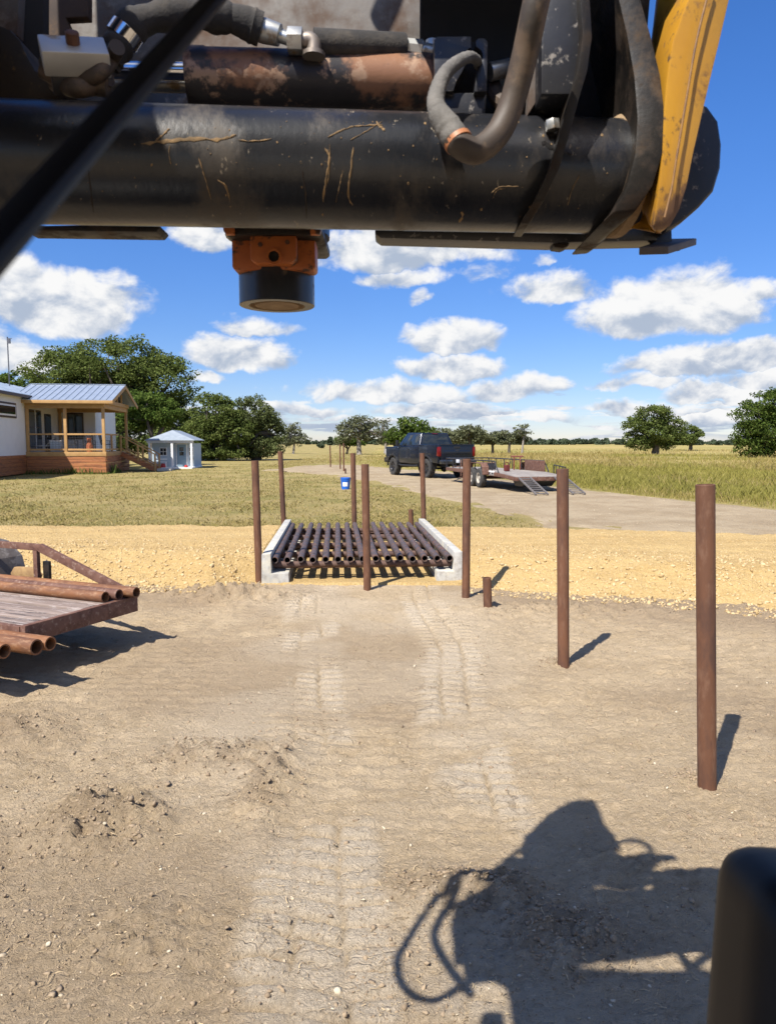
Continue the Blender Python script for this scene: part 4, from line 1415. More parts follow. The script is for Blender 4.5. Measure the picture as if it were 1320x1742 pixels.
for (x, y) in posts:
    top = EZ - .42
    MB().box((x, y, (FZ + top) / 2), (.15, .15, top - FZ)).build('porch_post', WOOD_PORCH, hs, bevel=.008)
MB().box((XL / 2, .10, EZ - .30), (-XL, .16, .26)).build('roof_beam', WOOD_PORCH, hs, bevel=.006)
MB().box((XL / 2, PD - .10, EZ - .30), (-XL, .16, .26)).build('roof_beam', WOOD_PORCH, hs, bevel=.006)
MB().box((-.10, PD / 2, EZ - .295), (.155, PD - .40, .25)).build('roof_beam', WOOD_PORCH, hs, bevel=.006)
MB().box((XL / 2, PD / 2, EZ - .12), (-XL - .1, PD - .1, .04)).build('porch_ceiling', WOOD_PORCH, hs)
# porch roof
RG, OV = (PD / 2, 5.06), .55
n = 15
for k in range(n):
    x0, x1 = XL - .6 + (OV - XL + .6) * k / n, XL - .6 + (OV - XL + .6) * (k + 1) / n - .008
    for (ya, yb_) in ((-.45, RG[0]), (PD + .45, RG[0])):
        m = MB().prism([(x0, ya, EZ - .02), (x1, ya, EZ - .02), (x1, yb_, RG[1]), (x0, yb_, RG[1])], (0, 0, .03))
        m.beam((x0 + .02, ya, EZ + .02), (x0 + .02, yb_, RG[1] + .04), .03, .045)
        m.build('roof_panel', ROOF_METAL, hs)
MB().beam((XL - .5, RG[0], RG[1] + .045), (OV, RG[0], RG[1] + .045), .22, .03).build('ridge_cap', ROOF_METAL, hs)
MB().box(((XL + OV) / 2, -.43, EZ - .10), (OV - XL, .04, .17)).build('fascia', WOOD_PORCH, hs, bevel=.004)
for (ya) in (-.45, PD + .45):
    MB().beam((OV - .02, ya, EZ - .11), (OV - .02, RG[0], RG[1] - .09), .045, .19).build('barge_board', WOOD_PORCH, hs, bevel=.004)
gx_ = .02
MB().beam((gx_, -.1, EZ - .06), (gx_, PD + .1, EZ - .06), .10, .22).build('gable_tie', WOOD_PORCH, hs, bevel=.005)
for y, h in ((RG[0], .93), (RG[0] - 1.25, .52), (RG[0] + 1.25, .52)):
    MB().box((gx_, y, EZ + .05 + h / 2), (.09, .12, h)).build('gable_stud', WOOD_PORCH, hs, bevel=.004)
MB().prism([(-.25, .1, EZ + .02), (-.25, PD - .1, EZ + .02), (-.25, RG[0], RG[1] - .08)], (-.04, 0, 0)).build('gable_board', TRIM_DARK, hs)
# railings: two rails, posts, wire mesh
rp = M('grey_wire_mesh', (.06, .06, .06), None, 5, .6)


def railing(p, q, nposts):
    p, q = Vector(p), Vector(q)
    d = (q - p)
    for z in (.98, .14):
        MB().beam(p + Vector((0, 0, z)), q + Vector((0, 0, z)), .09 if z > .5 else .06, .09 if z > .5 else .10).build('hand_rail' if z > .5 else 'bottom_rail', WOOD_PORCH, hs, bevel=.005)
    for k in range(nposts):
        t_ = (k + 1) / (nposts + 1)
        MB().box(p + d * t_ + Vector((0, 0, .48)), (.10, .10, .92)).build('rail_post', WOOD_PORCH, hs, bevel=.005)
    m = MB()
    for z in (.3, .42, .54, .66, .78):
        m.beam(p + Vector((0, 0, z)), q + Vector((0, 0, z)), .008, .008)
    nn = int(d.length / .14)
    for k in range(1, nn):
        m.beam(p + d * (k / nn) + Vector((0, 0, .18)), p + d * (k / nn) + Vector((0, 0, .93)), .008, .008, d)
    m.build('wire_mesh', rp, hs, smooth=False)


railing((XL + .17, .09, FZ), (XL / 2 - .1, .09, FZ), 0)
railing((XL / 2 + .06, .09, FZ), (-.18, .09, FZ), 0)
railing((-.09, .18, FZ), (-.09, 3.6, FZ), 1)
# stairs off the right side near the back
SY0, SY1, SL = 3.7, 5.2, 1.95
ns = 6
for k in range(ns):
    MB().box((.12 + SL * (k + .5) / ns, (SY0 + SY1) / 2, FZ - (k + 1) * FZ / (ns + .6)), (SL / ns + .02, SY1 - SY0, .045)).build('stair_tread', WOOD_PORCH, hs, bevel=.004)
for y in (SY0 - .03, SY1 + .03):
    MB().beam((.05, y, FZ - .14), (SL + .1, y, .05), .05, .28).build('stringer', WOOD_SKIRT, hs, bevel=.004)
    MB().beam((.0, y, FZ + .95), (SL + .12, y, .98), .09, .07).build('hand_rail', WOOD_PORCH, hs, bevel=.005)
    MB().beam((.0, y, FZ + .22), (SL + .12, y, .25), .05, .07).build('bottom_rail', WOOD_PORCH, hs, bevel=.005)
    for k in range(3):
        x = .05 + SL * k / 2
        zf = FZ * (1 - k / 2 * .96)
        MB().box((x, y, zf * .5 + .5 - (.5 - .5)), (.10, .10, zf + .95 if k == 2 else .98)).build('stair_post', WOOD_PORCH, hs, bevel=.005) if k == 2 else MB().box((x, y, zf + .45), (.10, .10, .95)).build('stair_post', WOOD_PORCH, hs, bevel=.005)
MB().box((SL + .55, (SY0 + SY1) / 2, .06), (.8, 1.6, .14)).build('stair_landing', CONCRETE, hs, bevel=.01)


def hw(x, y, z):
    v = Vector((x, y, z))
    v.rotate(Matrix.Rotation(HROT, 3, 'Z'))
    return v + Vector((HO.x, HO.y, HZ))


def porch_chair(x, y, rz, label, mat, seatmat):
    c = thing('porch_chair', label, 'chair', hw(x, y, FZ), HROT + rz, 'chairs on the porch')
    for sx in (-.27, .27):
        for sy in (-.25, .22):
            MB().tube([(sx, sy, 0), (sx, sy, .42 if sy > 0 else .62)], .018, 6).build('leg', mat, c)
        MB().beam((sx, -.27, .62), (sx, .26, .62), .05, .03).build('arm', mat, c, bevel=.006)
    MB().box((0, 0, .42), (.52, .50, .05)).build('seat', seatmat, c, bevel=.015)
    m = MB()
    for k in range(7):
        m.beam((-.23 + .077 * k, .24, .44), (-.23 + .077 * k, .36, 1.02), .012, .012)
    m.beam((-.26, .24, .44), (-.26, .37, 1.04), .03, .03).beam((.26, .24, .44), (.26, .37, 1.04), .03, .03).beam((-.26, .37, 1.03), (.26, .37, 1.03), .03, .04)
    for k in range(5):
        m.beam((-.25, .26 + .024 * k, .54 + .1 * k), (.25, .26 + .024 * k, .54 + .1 * k), .012, .012)
    m.build('backrest', mat, c)
    return c


porch_chair(-2.05, 1.0, math.pi, 'dark wire back chair near the middle post of the porch', MESH_BLACK, MESH_BLACK)
porch_chair(-1.1, 1.0, math.pi, 'dark wire back chair on the porch behind the orange pot', MESH_BLACK, MESH_BLACK)
porch_chair(-.55, 2.6, math.pi / 2, 'dark wire back chair by the side railing near the stairs', MESH_BLACK, MESH_BLACK)
l = thing('porch_lounger', 'low grey metal lounger on the porch under the large window', 'lounger', hw(-3.75, .95, FZ), HROT)
MB().box((-.05, 0, .34), (1.1, .55, .06)).build('seat', ZINC, l, bevel=.015)
MB().beam((.42, 0, .34), (.86, 0, .78), .52, .05, (0, 0, 1)).build('backrest', ZINC, l, bevel=.01)
for sx in (-.5, .35):
    for sy in (-.24, .24):
        MB().tube([(sx, sy, 0), (sx, sy, .34)], .016, 6).build('leg', ZINC, l)
c = thing('cooler', 'pale cooler box on the porch beside the lounger', 'cooler', hw(-2.8, .8, FZ), HROT)
MB().box((0, 0, .30), (.55, .42, .58), None, 1.1).build('body', SHED_WALL, c, bevel=.03)
MB().box((0, 0, .62), (.62, .48, .06)).build('lid', TRIM_WHITE, c, bevel=.015)
c = thing('plant_pot', 'orange clay pot standing on the porch behind the railing', 'plant pot', hw(-.95, .42, FZ), HROT)
MB().lathe([(0, 0), (0, .14), (.30, .19), (.55, .12), (.60, .10), (.78, .13), (.78, .10), (.5, .09)], (0, 0, 0), (0, 0, 1), 18).build('body', M('terracotta', (.42, .13, .05), (.32, .09, .035), 6, .8), c)

# antenna mast behind the roof
am = A(17, 655, 46.0)
an = thing('antenna_mast', 'thin metal antenna mast rising above the house roof', 'mast', (am.x, am.y, 0))
th = A(17, 573, 46.0).z
MB().tube([(0, 0, 0), (0, 0, th)], .035, 8).build('pole', ANT_METAL, an)
MB().box((.10, 0, th - .25), (.14, .1, .3)).beam((0, 0, th - .1), (.28, 0, th - .1), .03, .03).build('antenna_head', ANT_METAL, an)

# ------------------------------------------------------------------ small pale shed with a hipped roof
so = A(291, 797, 49.0)
SH = thing('garden_shed', 'small pale blue shed with a white posted porch and light metal roof', 'shed', (so.x, so.y, gh(so.x, so.y)), R(6))
W2, SD = 1.42, 3.4
PZ = 1.78
MB().box((0, .95 + SD / 2, .85), (2 * W2 - .1, SD, 1.66)).build('wall', SHED_WALL, SH)
MB().box((0, 1.9, .04), (2 * W2 + .05, 4.6, .12)).build('floor', TRIM_WHITE, SH, bevel=.01)
for k in range(12):
    MB().box((-W2 + .045 - .004, 1.1 + (SD - .3) * k / 11, .9), (.02, .03, 1.6)).build('batten', SHED_WALL, SH)
for x in (-W2 + .07, -.02 + .12, W2 - .07):
    MB().box((x, .08, .92), (.13, .13, 1.66)).build('porch_post', TRIM_WHITE, SH, bevel=.006)
MB().box((0, .06, PZ), (2 * W2 + .16, .10, .16)).build('fascia', TRIM_WHITE, SH, bevel=.005)
MB().box((0, .07 + .3, PZ + .04), (2 * W2, .5, .03)).build('porch_ceiling', TRIM_WHITE, SH)
pk = 2.52
for s in (-1, 1):
    MB().prism([(s * (W2 + .18), -.10, PZ + .07), (0, .9, pk), (0, 4.2, pk), (s * (W2 + .18), 4.5, PZ + .07)], (0, 0, .04)).build('roof_panel', M('pale_shed_roof', (.33, .37, .41), (.27, .31, .35), 3, .5, .3) if s < 0 else bpy.data.materials['pale_shed_roof'], SH)
MB().prism([(-W2 - .17, -.10, PZ + .075), (W2 + .17, -.10, PZ + .075), (0, .89, pk + .005)], (0, 0, .03)).build('front_roof', bpy.data.materials['pale_shed_roof'], SH)
MB().prism([(-W2 - .1, 4.42, PZ + .08), (W2 + .1, 4.42, PZ + .08), (0, 4.2, pk - .02)], (0, .05, 0)).build('rear_gable', SHED_WALL, SH)
d = MB().box((.58, .925, .86), (.62, .06, 1.52)).build('door', SHED_DOOR, SH, bevel=.006)
MB().box((.58, .905, .86), (.74, .05, 1.62)).build('door_frame', TRIM_WHITE, SH)
MB().box((.58, .880, .86), (.62, .03, 1.50)).build('panel', SHED_DOOR, d)
for zz in (1.28, .98):
    MB().box((.58, .862, zz), (.26, .02, .24)).build('pane', GLASS_DARK, d)
MB().tube([(.80, .86, .85), (.80, .82, .85)], .025, 8).build('handle', ZINC, d)
for (x, wdt, h) in ((-.62, .48, .56), (1.20, .30, .62)):
    wf = MB().box((x, .925, 1.12), (wdt, .06, h)).build('window', TRIM_WHITE, SH, bevel=.005)
    for i in (-1, 1):
        for j in (-1, 1):
            MB().box((x + i * wdt * .215, .898, 1.12 + j * h * .22), (wdt * .36, .02, h * .38)).build('pane', GLASS_DARK, wf)
MB().box((1.22, .92, .62), (.22, .05, .16)).build('wall_sign', M('brown_sign', (.16, .09, .04), None, 6, .7), SH)


def shw(x, y, z=0):
    v = Vector((x, y, z))
    v.rotate(Matrix.Rotation(R(6), 3, 'Z'))
    return v + SH.location


for (x, y, h, lab) in ((-.45, -.22, .36, 'bigger red pot in front of the shed bench'), (1.02, -.20, .26, 'smaller red pot in front of the shed door side')):
    t = thing('red_pot', lab, 'pot', shw(x, y), 0, 'red pots before the shed')
    MB().lathe([(0, 0), (0, h * .42), (h * .5, h * .50), (h * .8, h * .36), (h, h * .30), (h, h * .22), (h * .6, 0)], (0, 0, 0), (0, 0, 1), 16).build('body', RED, t)
    MB().lathe([(h * .8, h * .38), (h * .86, h * .40), (h * .9, h * .36)], (0, 0, 0), (0, 0, 1), 16).build('rim', RED, t)
t = thing('shed_bench', 'small white bench under the shed window', 'bench', shw(-.72, .55, .10), R(6))
MB().box((0, 0, .34), (.75, .32, .05)).build('seat', TRIM_WHITE, t, bevel=.006)
MB().box((0, .15, .52), (.75, .04, .10)).build('backrest', TRIM_WHITE, t, bevel=.006)
for sx in (-.33, .33):
    for sy in (-.12, .12):
        MB().box((sx, sy, .16), (.06, .06, .32)).build('leg', TRIM_WHITE, t)

# ------------------------------------------------------------------ trees
def tree_meshes(lobes, base, trunk_h, trunk_r, nclump, nleaf, leaf, r, clump_r, limbs, fork=3, depth=.8):
    """lobes: world (centre, rx, rz). Returns crown quads and a trunk-with-limbs builder, relative to the base"""
    base = np.array(base)
    cen, siz = [], []
    vol = np.array([l[1] * l[1] * l[2] for l in lobes]) ** .75
    cnt = np.maximum(3, (nclump * vol / vol.sum()).astype(int))
    for (c, rx_, rz_), k in zip(lobes, cnt):
        d = r.normal(size=(k, 3))
        d /= np.linalg.norm(d, axis=1)[:, None]
        rad = r.uniform(.45, 1.0, k) ** .55
        rad = np.where(d[:, 2] < -.4, rad * .8, rad)
        cen.append(np.array(c) + d * rad[:, None] * np.array([rx_, rx_ * depth, rz_]) * .92)
        siz.append(clump_r * r.uniform(.6, 1.35, k))
    cen = np.concatenate(cen) - base
    siz = np.concatenate(siz)
    n = len(cen)
    w = siz ** 2
    idx = r.choice(n, nleaf, p=w / w.sum())
    off = r.normal(size=(nleaf, 3))
    off /= np.linalg.norm(off, axis=1)[:, None]
    off *= (r.uniform(0.15, 1, nleaf) ** .5)[:, None]
    tiltz = r.normal(size=n) * .25
    p = cen[idx] + off * siz[idx][:, None] * np.array([1.0, 1.0, .52])
    p[:, 2] += off[:, 0] * tiltz[idx] * siz[idx]
    nrm = r.normal(size=(nleaf, 3)) * .8 + off * .5 + np.array([0, 0, .7])
    nrm /= np.linalg.norm(nrm, axis=1)[:, None]
    a = np.cross(nrm, r.normal(size=(nleaf, 3)))
    a /= np.linalg.norm(a, axis=1)[:, None]
    b = np.cross(nrm, a)
    L = leaf * r.uniform(.6, 1.4, nleaf)[:, None]
    Wd = L * r.uniform(.45, .8, nleaf)[:, None]
    V = np.stack([p - a * L, p + b * Wd - nrm * L * .15, p + a * L, p - b * Wd - nrm * L * .15], 1)
    V[:, :, 2] = np.maximum(V[:, :, 2], .05)
    Fc = np.arange(nleaf * 4).reshape(-1, 4)
    # trunk and limbs
    m = MB()
    top = Vector((r.normal() * trunk_h * .08, r.normal() * trunk_h * .08, trunk_h))
    pts = [Vector((0, 0, -.3)), Vector((0, 0, .02)), Vector((top.x * .3 + r.normal() * .03, top.y * .3, trunk_h * .45)), top]
    m.tube(pts, [trunk_r * 1.7, trunk_r * 1.25, trunk_r, trunk_r * .85], 10)
    sel = r.choice(n, min(limbs, n), replace=False)
    hubs = []
    for k in range(fork):
        a_ = 6.283 * k / fork + r.uniform(-.4, .4)
        reach = np.percentile(np.linalg.norm(cen[:, :2], axis=1), 55) * .6
        hubs.append(Vector((math.cos(a_) * reach, math.sin(a_) * reach * .8, trunk_h + (cen[:, 2].mean() - trunk_h) * r.uniform(.35, .8))))
        mid = top.lerp(hubs[-1], .5) + Vector((r.normal(), r.normal(), r.uniform(-.2, .6))) * trunk_r * .8
        m.tube(curve_pts([top - Vector((0, 0, trunk_r)), mid, hubs[-1]], 4), [trunk_r * (.72 - .04 * q) for q in range(9)], 8)
    for i in sel:
        e = Vector(cen[i])
        hub = min(hubs + [top], key=lambda q: (q - e).length)
        mid = hub.lerp(e, .55) + Vector((r.normal(), r.normal(), r.normal())) * (e - hub).length * .10
        pp = curve_pts([hub, mid, e], 3)
        k0 = trunk_r * r.uniform(.22, .36)
        m.tube(pp, [k0 * (1 - .8 * q / (len(pp) - 1)) for q in range(len(pp))], 5)
    return V.reshape(-1, 3), Fc, m


def tree(name, label, bpx, Y, lobes_px, trunk_h, trunk_r, nclump, nleaf, leaf, mat, seed, clump_r, limbs=40, group=None, bark=None, fork=3, depth=.8):
    r = np.random.default_rng(seed)
    B = A(bpx, 760, Y)
    base = (B.x, Y, gh(B.x, Y) - .02)
    lobes = []
    for q in lobes_px:
        c = A(q[0], q[1], Y + (q[4] if len(q) > 4 else 0))
        lobes.append(((c.x, c.y, c.z), q[2] * Y / F, q[3] * Y / F))
    V, Fc, m = tree_meshes(lobes, base, trunk_h, trunk_r, nclump, nleaf, leaf, r, clump_r, limbs, fork, depth)
    t = thing(name, label, 'tree', base, 0, group)
    m.build('trunk', bark or BARK, t)
    link('crown', np_mesh('crown', V, Fc), mat, t)
    return t


g_yard = 'oak trees around the house'
g_right = 'trees standing in the right meadow'
g_mid = 'trees beyond the truck'
tree('oak_tree', 'huge dark live oak spreading behind the house and shed', 205, 72,
     [(190, 620, 95, 48), (110, 640, 62, 48), (265, 660, 75, 62), (300, 720, 55, 45), (215, 690, 85, 55), (140, 690, 80, 45), (330, 745, 40, 30), (245, 745, 70, 30)],
     3.2, .62, 700, 95000, .115, LEAF_OAK, 1, 1.05, 90, g_yard, fork=5)
tree('oak_tree', 'bushy oak with low branches standing close before the shed roof', 262, 56, [(250, 690, 44, 26), (235, 712, 34, 22), (285, 705, 30, 24)], 2.0, .2, 110, 15000, .085, LEAF_GREEN, 2, .55, 30, g_yard)
tree('oak_tree', 'pale green tree top peeping over the metal roof by the antenna', 28, 84, [(30, 650, 40, 22), (60, 655, 36, 22), (-10, 655, 40, 25), (20, 690, 60, 30)], 3.0, .35, 120, 9000, .15, LEAF_GREEN, 3, .8, 30, g_yard)
tree('oak_tree', 'dark oak with drooping limbs between the huge oak and the field', 378, 70, [(362, 712, 48, 42), (345, 745, 45, 32), (395, 735, 42, 38), (350, 765, 50, 18), (385, 770, 36, 10)], 2.2, .36, 220, 26000, .105, LEAF_OAK, 4, .75, 50, g_yard, fork=4)
tree('oak_tree', 'grey green oak at the field side end of the yard trees', 436, 72, [(428, 708, 46, 36), (456, 738, 32, 32), (410, 738, 40, 36), (440, 764, 40, 18), (412, 770, 34, 11)], 2.4, .42, 240, 27000, .10, leaf_mat('olive_leaves', (.060, .076, .028), (.115, .138, .052), (.18, .195, .085)), 5, .70, 60, g_yard, fork=4)
tree('field_tree', 'thin pale tree beyond the yard oaks', 499, 118, [(497, 738, 14, 18), (510, 748, 16, 12), (488, 752, 12, 12)], 2.5, .16, 50, 1700, .17, LEAF_GREY, 6, .8, 40, g_mid, BARK_PALE)
tree('field_tree', 'small rounded bush tree far behind the lone far post', 547, 190, [(547, 757, 6, 5)], 1.2, .2, 12, 600, .22, LEAF_FAR, 7, .7, 8, g_mid)
tree('field_tree', 'open crowned tree with pale limbs left of the pickup', 611, 112, [(614, 722, 30, 15), (596, 735, 24, 18), (632, 738, 24, 18), (585, 748, 15, 12), (648, 742, 16, 14)], 2.6, .34, 95, 3600, .17, LEAF_GREY, 8, .9, 85, g_mid, BARK_PALE, fork=5)
tree('field_tree', 'bare greyish tree between the open crowned tree and the pickup', 655, 125, [(655, 730, 18, 18), (664, 742, 18, 14)], 2.4, .22, 50, 1100, .16, LEAF_GREY, 9, .8, 60, g_mid, BARK_PALE)
tree('field_tree', 'bright green tree rising behind the pickup cab', 697, 100, [(700, 726, 26, 16), (680, 742, 24, 18), (722, 742, 26, 18)], 2.0, .30, 100, 6500, .17, LEAF_GREEN, 10, .85, 30, g_mid)
tree('field_tree', 'rounded olive tree just beyond the pickup tailgate', 797, 112, [(796, 735, 24, 14), (780, 745, 18, 11), (815, 744, 16, 12)], 2.0, .26, 70, 4200, .17, LEAF_GREY, 11, .85, 40, g_mid)
tree('field_tree', 'low dull tree next to the rounded olive tree', 838, 122, [(838, 743, 22, 10), (822, 748, 18, 8), (852, 748, 14, 8)], 1.6, .22, 45, 2600, .17, LEAF_GREY, 12, .8, 25, g_mid)
tree('field_tree', 'low dull tree in front of the tall bare tree', 866, 120, [(866, 743, 22, 10), (884, 747, 16, 9), (852, 748, 16, 8)], 1.6, .22, 45, 2600, .17, LEAF_GREY, 13, .8, 25, g_mid)
tree('field_tree', 'tall nearly bare tree at the end of the row beyond the trailer', 888, 118, [(888, 731, 13, 9), (882, 738, 8, 8), (897, 736, 7, 8)], 2.8, .16, 26, 420, .16, LEAF_GREY, 14, .6, 30, g_mid, BARK_PALE)
tree('meadow_tree', 'dark spreading tree alone in the meadow beyond the posts', 1114, 118, [(1112, 708, 32, 22), (1085, 722, 25, 20), (1140, 722, 25, 20), (1078, 745, 18, 12), (1112, 738, 42, 20), (1150, 745, 16, 12), (1092, 756, 24, 9), (1136, 756, 22, 8)], 1.6, .55, 230, 19000, .145, LEAF_OAK, 15, .95, 60, g_right, fork=5)
tree('meadow_tree', 'smaller tree close beside the dark spreading meadow tree', 1174, 150, [(1176, 738, 20, 13), (1168, 748, 16, 10)], 2.0, .34, 70, 5500, .165, LEAF_OAK, 16, .9, 30, g_right)
tree('meadow_tree', 'big leafy tree at the edge of the meadow, half out of view', 1300, 86, [(1315, 690, 50, 30), (1280, 712, 36, 30), (1270, 742, 30, 24), (1320, 740, 55, 32), (1350, 710, 50, 40), (1274, 764, 26, 12), (1325, 766, 45, 12)], 1.8, .5, 340, 36000, .115, leaf_mat('bright_oak_leaves', (.036, .060, .013), (.080, .120, .026), (.15, .18, .045)), 17, .85, 60, g_right, fork=5)

tree('field_tree', 'broad olive tree hidden low behind the pickup roof', 748, 116, [(748, 742, 28, 12), (730, 747, 18, 9), (770, 747, 18, 9)], 1.6, .24, 55, 3600, .16, LEAF_GREY, 18, .85, 25, g_mid)
tree('field_tree', 'low olive tree between the bare greyish tree and the green one', 672, 128, [(672, 746, 20, 9), (656, 750, 16, 7)], 1.4, .2, 45, 2600, .16, LEAF_GREY, 19, .8, 20, g_mid)
tree('field_tree', 'low bushy tree at the foot of the open crowned tree', 590, 120, [(588, 750, 20, 8), (606, 752, 16, 6)], 1.0, .18, 40, 2400, .16, LEAF_GREEN, 20, .7, 15, g_mid)
# far-off tree line along the horizon: reads as one mass
r = np.random.default_rng(77)
Vs, Fs, nb_ = [], [], 0
px = -200.0
while px < 1560:
    Y = r.uniform(420, 620)
    h = r.uniform(1.6, 3.6)
    if r.uniform() < .22 or (905 < px < 1060):
        h *= 1.25
    wpx = r.uniform(8, 22)
    if 380 < px < 560:
        Y *= 1.2
    c = A(px, 752, Y)
    k = int(90)
    d = r.normal(size=(k, 3))
    d /= np.linalg.norm(d, axis=1)[:, None]
    d *= r.uniform(.4, 1, k)[:, None] ** .4
    rx = wpx * Y / F * .5
    p = np.array([c.x, Y, h * .45]) + d * np.array([rx, rx, h * .55])
    nrm = r.normal(size=(k, 3)) + np.array([0, -.4, .5])
    nrm /= np.linalg.norm(nrm, axis=1)[:, None]
    a = np.cross(nrm, r.normal(size=(k, 3)))
    a /= np.linalg.norm(a, axis=1)[:, None]
    b = np.cross(nrm, a)
    L = .9 * r.uniform(.6, 1.5, k)[:, None]
    V = np.stack([p - a * L, p + b * L * .8, p + a * L, p - b * L * .8], 1)
    V[:, :, 2] = np.maximum(V[:, :, 2], -.2)
    Vs.append(V.reshape(-1, 3))
    Fs.append(np.arange(k * 4).reshape(-1, 4) + nb_)
    nb_ += k * 4
    px += r.uniform(2, 7) if r.uniform() < .95 else r.uniform(8, 16)
o = link('far_treeline', np_mesh('far_treeline', np.concatenate(Vs), np.concatenate(Fs)), LEAF_FAR)
tag(o, 'low dark tree line along the far horizon', 'tree line', None, 'stuff')


# ------------------------------------------------------------------ grass
def blades(name, X, Y, H, Wd, mat, r, lean=.35, z0=None, label=None):
    n = len(X)
    z = ground_h(X, Y) if z0 is None else z0
    base = np.stack([X, Y, z - .01], -1)
    ang = r.uniform(0, 3.1416, n)
    s = np.stack([np.cos(ang), np.sin(ang), np.zeros(n)], -1) * (Wd * .5)[:, None]
    ld = np.stack([r.normal(size=n), r.normal(size=n), np.zeros(n)], -1) * (H * lean)[:, None]
    up = np.array([0, 0, 1.0])
    V = np.stack([base - s, base + s, base + ld * .4 + s * .6 + up * (H * .6)[:, None], base + ld + up * H[:, None]], 1)
    Fc = np.arange(n * 4).reshape(-1, 4)
    o = link(name, np_mesh(name, V.reshape(-1, 3), Fc), mat)
    o['kind'] = 'stuff'
    if label:
        o['label'] = label
    return o


r = np.random.default_rng(5)
n = 300000
u = r.uniform(size=n)
Y = 1 / (1 / 170 + (1 / 17 - 1 / 170) * u)
X = r.uniform(-.35, .66, n) * Y
ok = (Y > y_up(X) + .1 + .8 * (fbm(X * .8, Y * .8, 3, 201) - .3)) & (X > -9)
ok &= r.uniform(size=n) < .25 + .9 * sstep(fbm(X * .10, Y * .06, 4, 203), .33, .6)
X, Y = X[ok], Y[ok]
H = .16 + .32 * r.uniform(size=len(X)) ** 1.5
H *= np.clip(.35 + (X + 3) / 12, .35, 1.0)
H *= .6 + .7 * fbm(X * .2, Y * .15, 3, 205)
H *= np.clip(.25 + (Y - y_up(X)) / 9, .25, 1)
greenpart = fbm(X * .06 + 7, Y * .035, 4, 207) + .16 * (r.uniform(size=len(X)) - .5)
gsel = greenpart > .57
blades('meadow_grass', X[~gsel], Y[~gsel], H[~gsel], .008 + .00065 * Y[~gsel], GRASS_DRY, r, .30, label='tall golden meadow grass')
blades('green_meadow_grass', X[gsel], Y[gsel], H[gsel] * .75, .008 + .00065 * Y[gsel], leaf_mat('green_meadow', (.18, .165, .040), (.27, .245, .062), (.37, .315, .11), .3), r, .30, label='green patches of meadow grass')
n = 120000
u = r.uniform(size=n)
Y = 1 / (1 / 62 + (1 / 13.4 - 1 / 62) * u)
X = r.uniform(-.66, .42, n) * Y
infield = (Y > back(X) + .1) & (Y < np.where(X < -7, 80, y_lo(X) + .2 * r.normal(size=n) + 1.6 * (fbm(X * 1.2, Y * .8, 3, 231) - .45)))
ok = infield & (r.uniform(size=n) < .25 + .8 * sstep(fbm(X * .5, Y * .4, 4, 211), .35, .6))
hl = np.array([[HO.x - 5, HO.x]])
ok &= ~((X < HO.x + .2) & (Y > 41.0)) & ~((np.abs(X - SH.location.x) < 1.6) & (Y > 49) & (Y < 54))
X, Y = X[ok], Y[ok]
blades('lawn_grass', X, Y, .025 + .065 * r.uniform(size=len(X)) ** 2, .008 + .0011 * Y, GRASS_LAWN, r, .8, label='short dry lawn grass')
# weeds along the porch skirting
n = 900
t = r.uniform(size=n)
side = r.uniform(size=n) < .75
lx = np.where(side, XL - .3 + (-XL + .5) * t, .12 + .25 * r.uniform(size=n))
ly = np.where(side, -.08 - .35 * r.uniform(size=n) ** 2, .2 + 2.2 * t)
ct, st = math.cos(HROT), math.sin(HROT)
X, Y = HO.x + ct * lx - st * ly, HO.y + st * lx + ct * ly
H = (.08 + .5 * r.uniform(size=n) ** 3) * (.2 + 1.2 * fbm(X * 1.1, Y * 1.1, 3, 221))
blades('porch_weeds', X, Y, H, np.full(n, .045), GRASS_WEED, r, .25, label='green weeds along the porch skirting')
# ragged growth at the back edge of the gravel
n = 5000
X = r.uniform(-9, 9, n)
Y = back(X) + .35 + .5 * r.uniform(size=n)
blades('verge_grass', X, Y, .05 + .13 * r.uniform(size=n) ** 2, np.full(n, .018), GRASS_LAWN, r, .6, label='ragged dry grass along the back edge of the gravel')

# ------------------------------------------------------------------ the loader that the picture is taken from
def S(px, py, Y0):
    """the point of the plane Y = Y0 whose shadow falls on the ground where the photograph shows pixel px, py"""
    g = P(px, py)
    z = (g.y - Y0) * SUN.z / -SUN.y
    return Vector((g.x + SUN.x / SUN.z * z, Y0, z))


ld = thing('loader', 'black and yellow loader seen from its cab with lift arms raised', 'loader', (0, -.2, 0), 0, None, True)


def plate(pts, Y, th, name, mat, parent=ld, bevel=.003, **k):
    return MB().prism([A(x, y, Y) for x, y in pts], (0, th, 0)).build(name, mat, parent, bevel=bevel, **k)


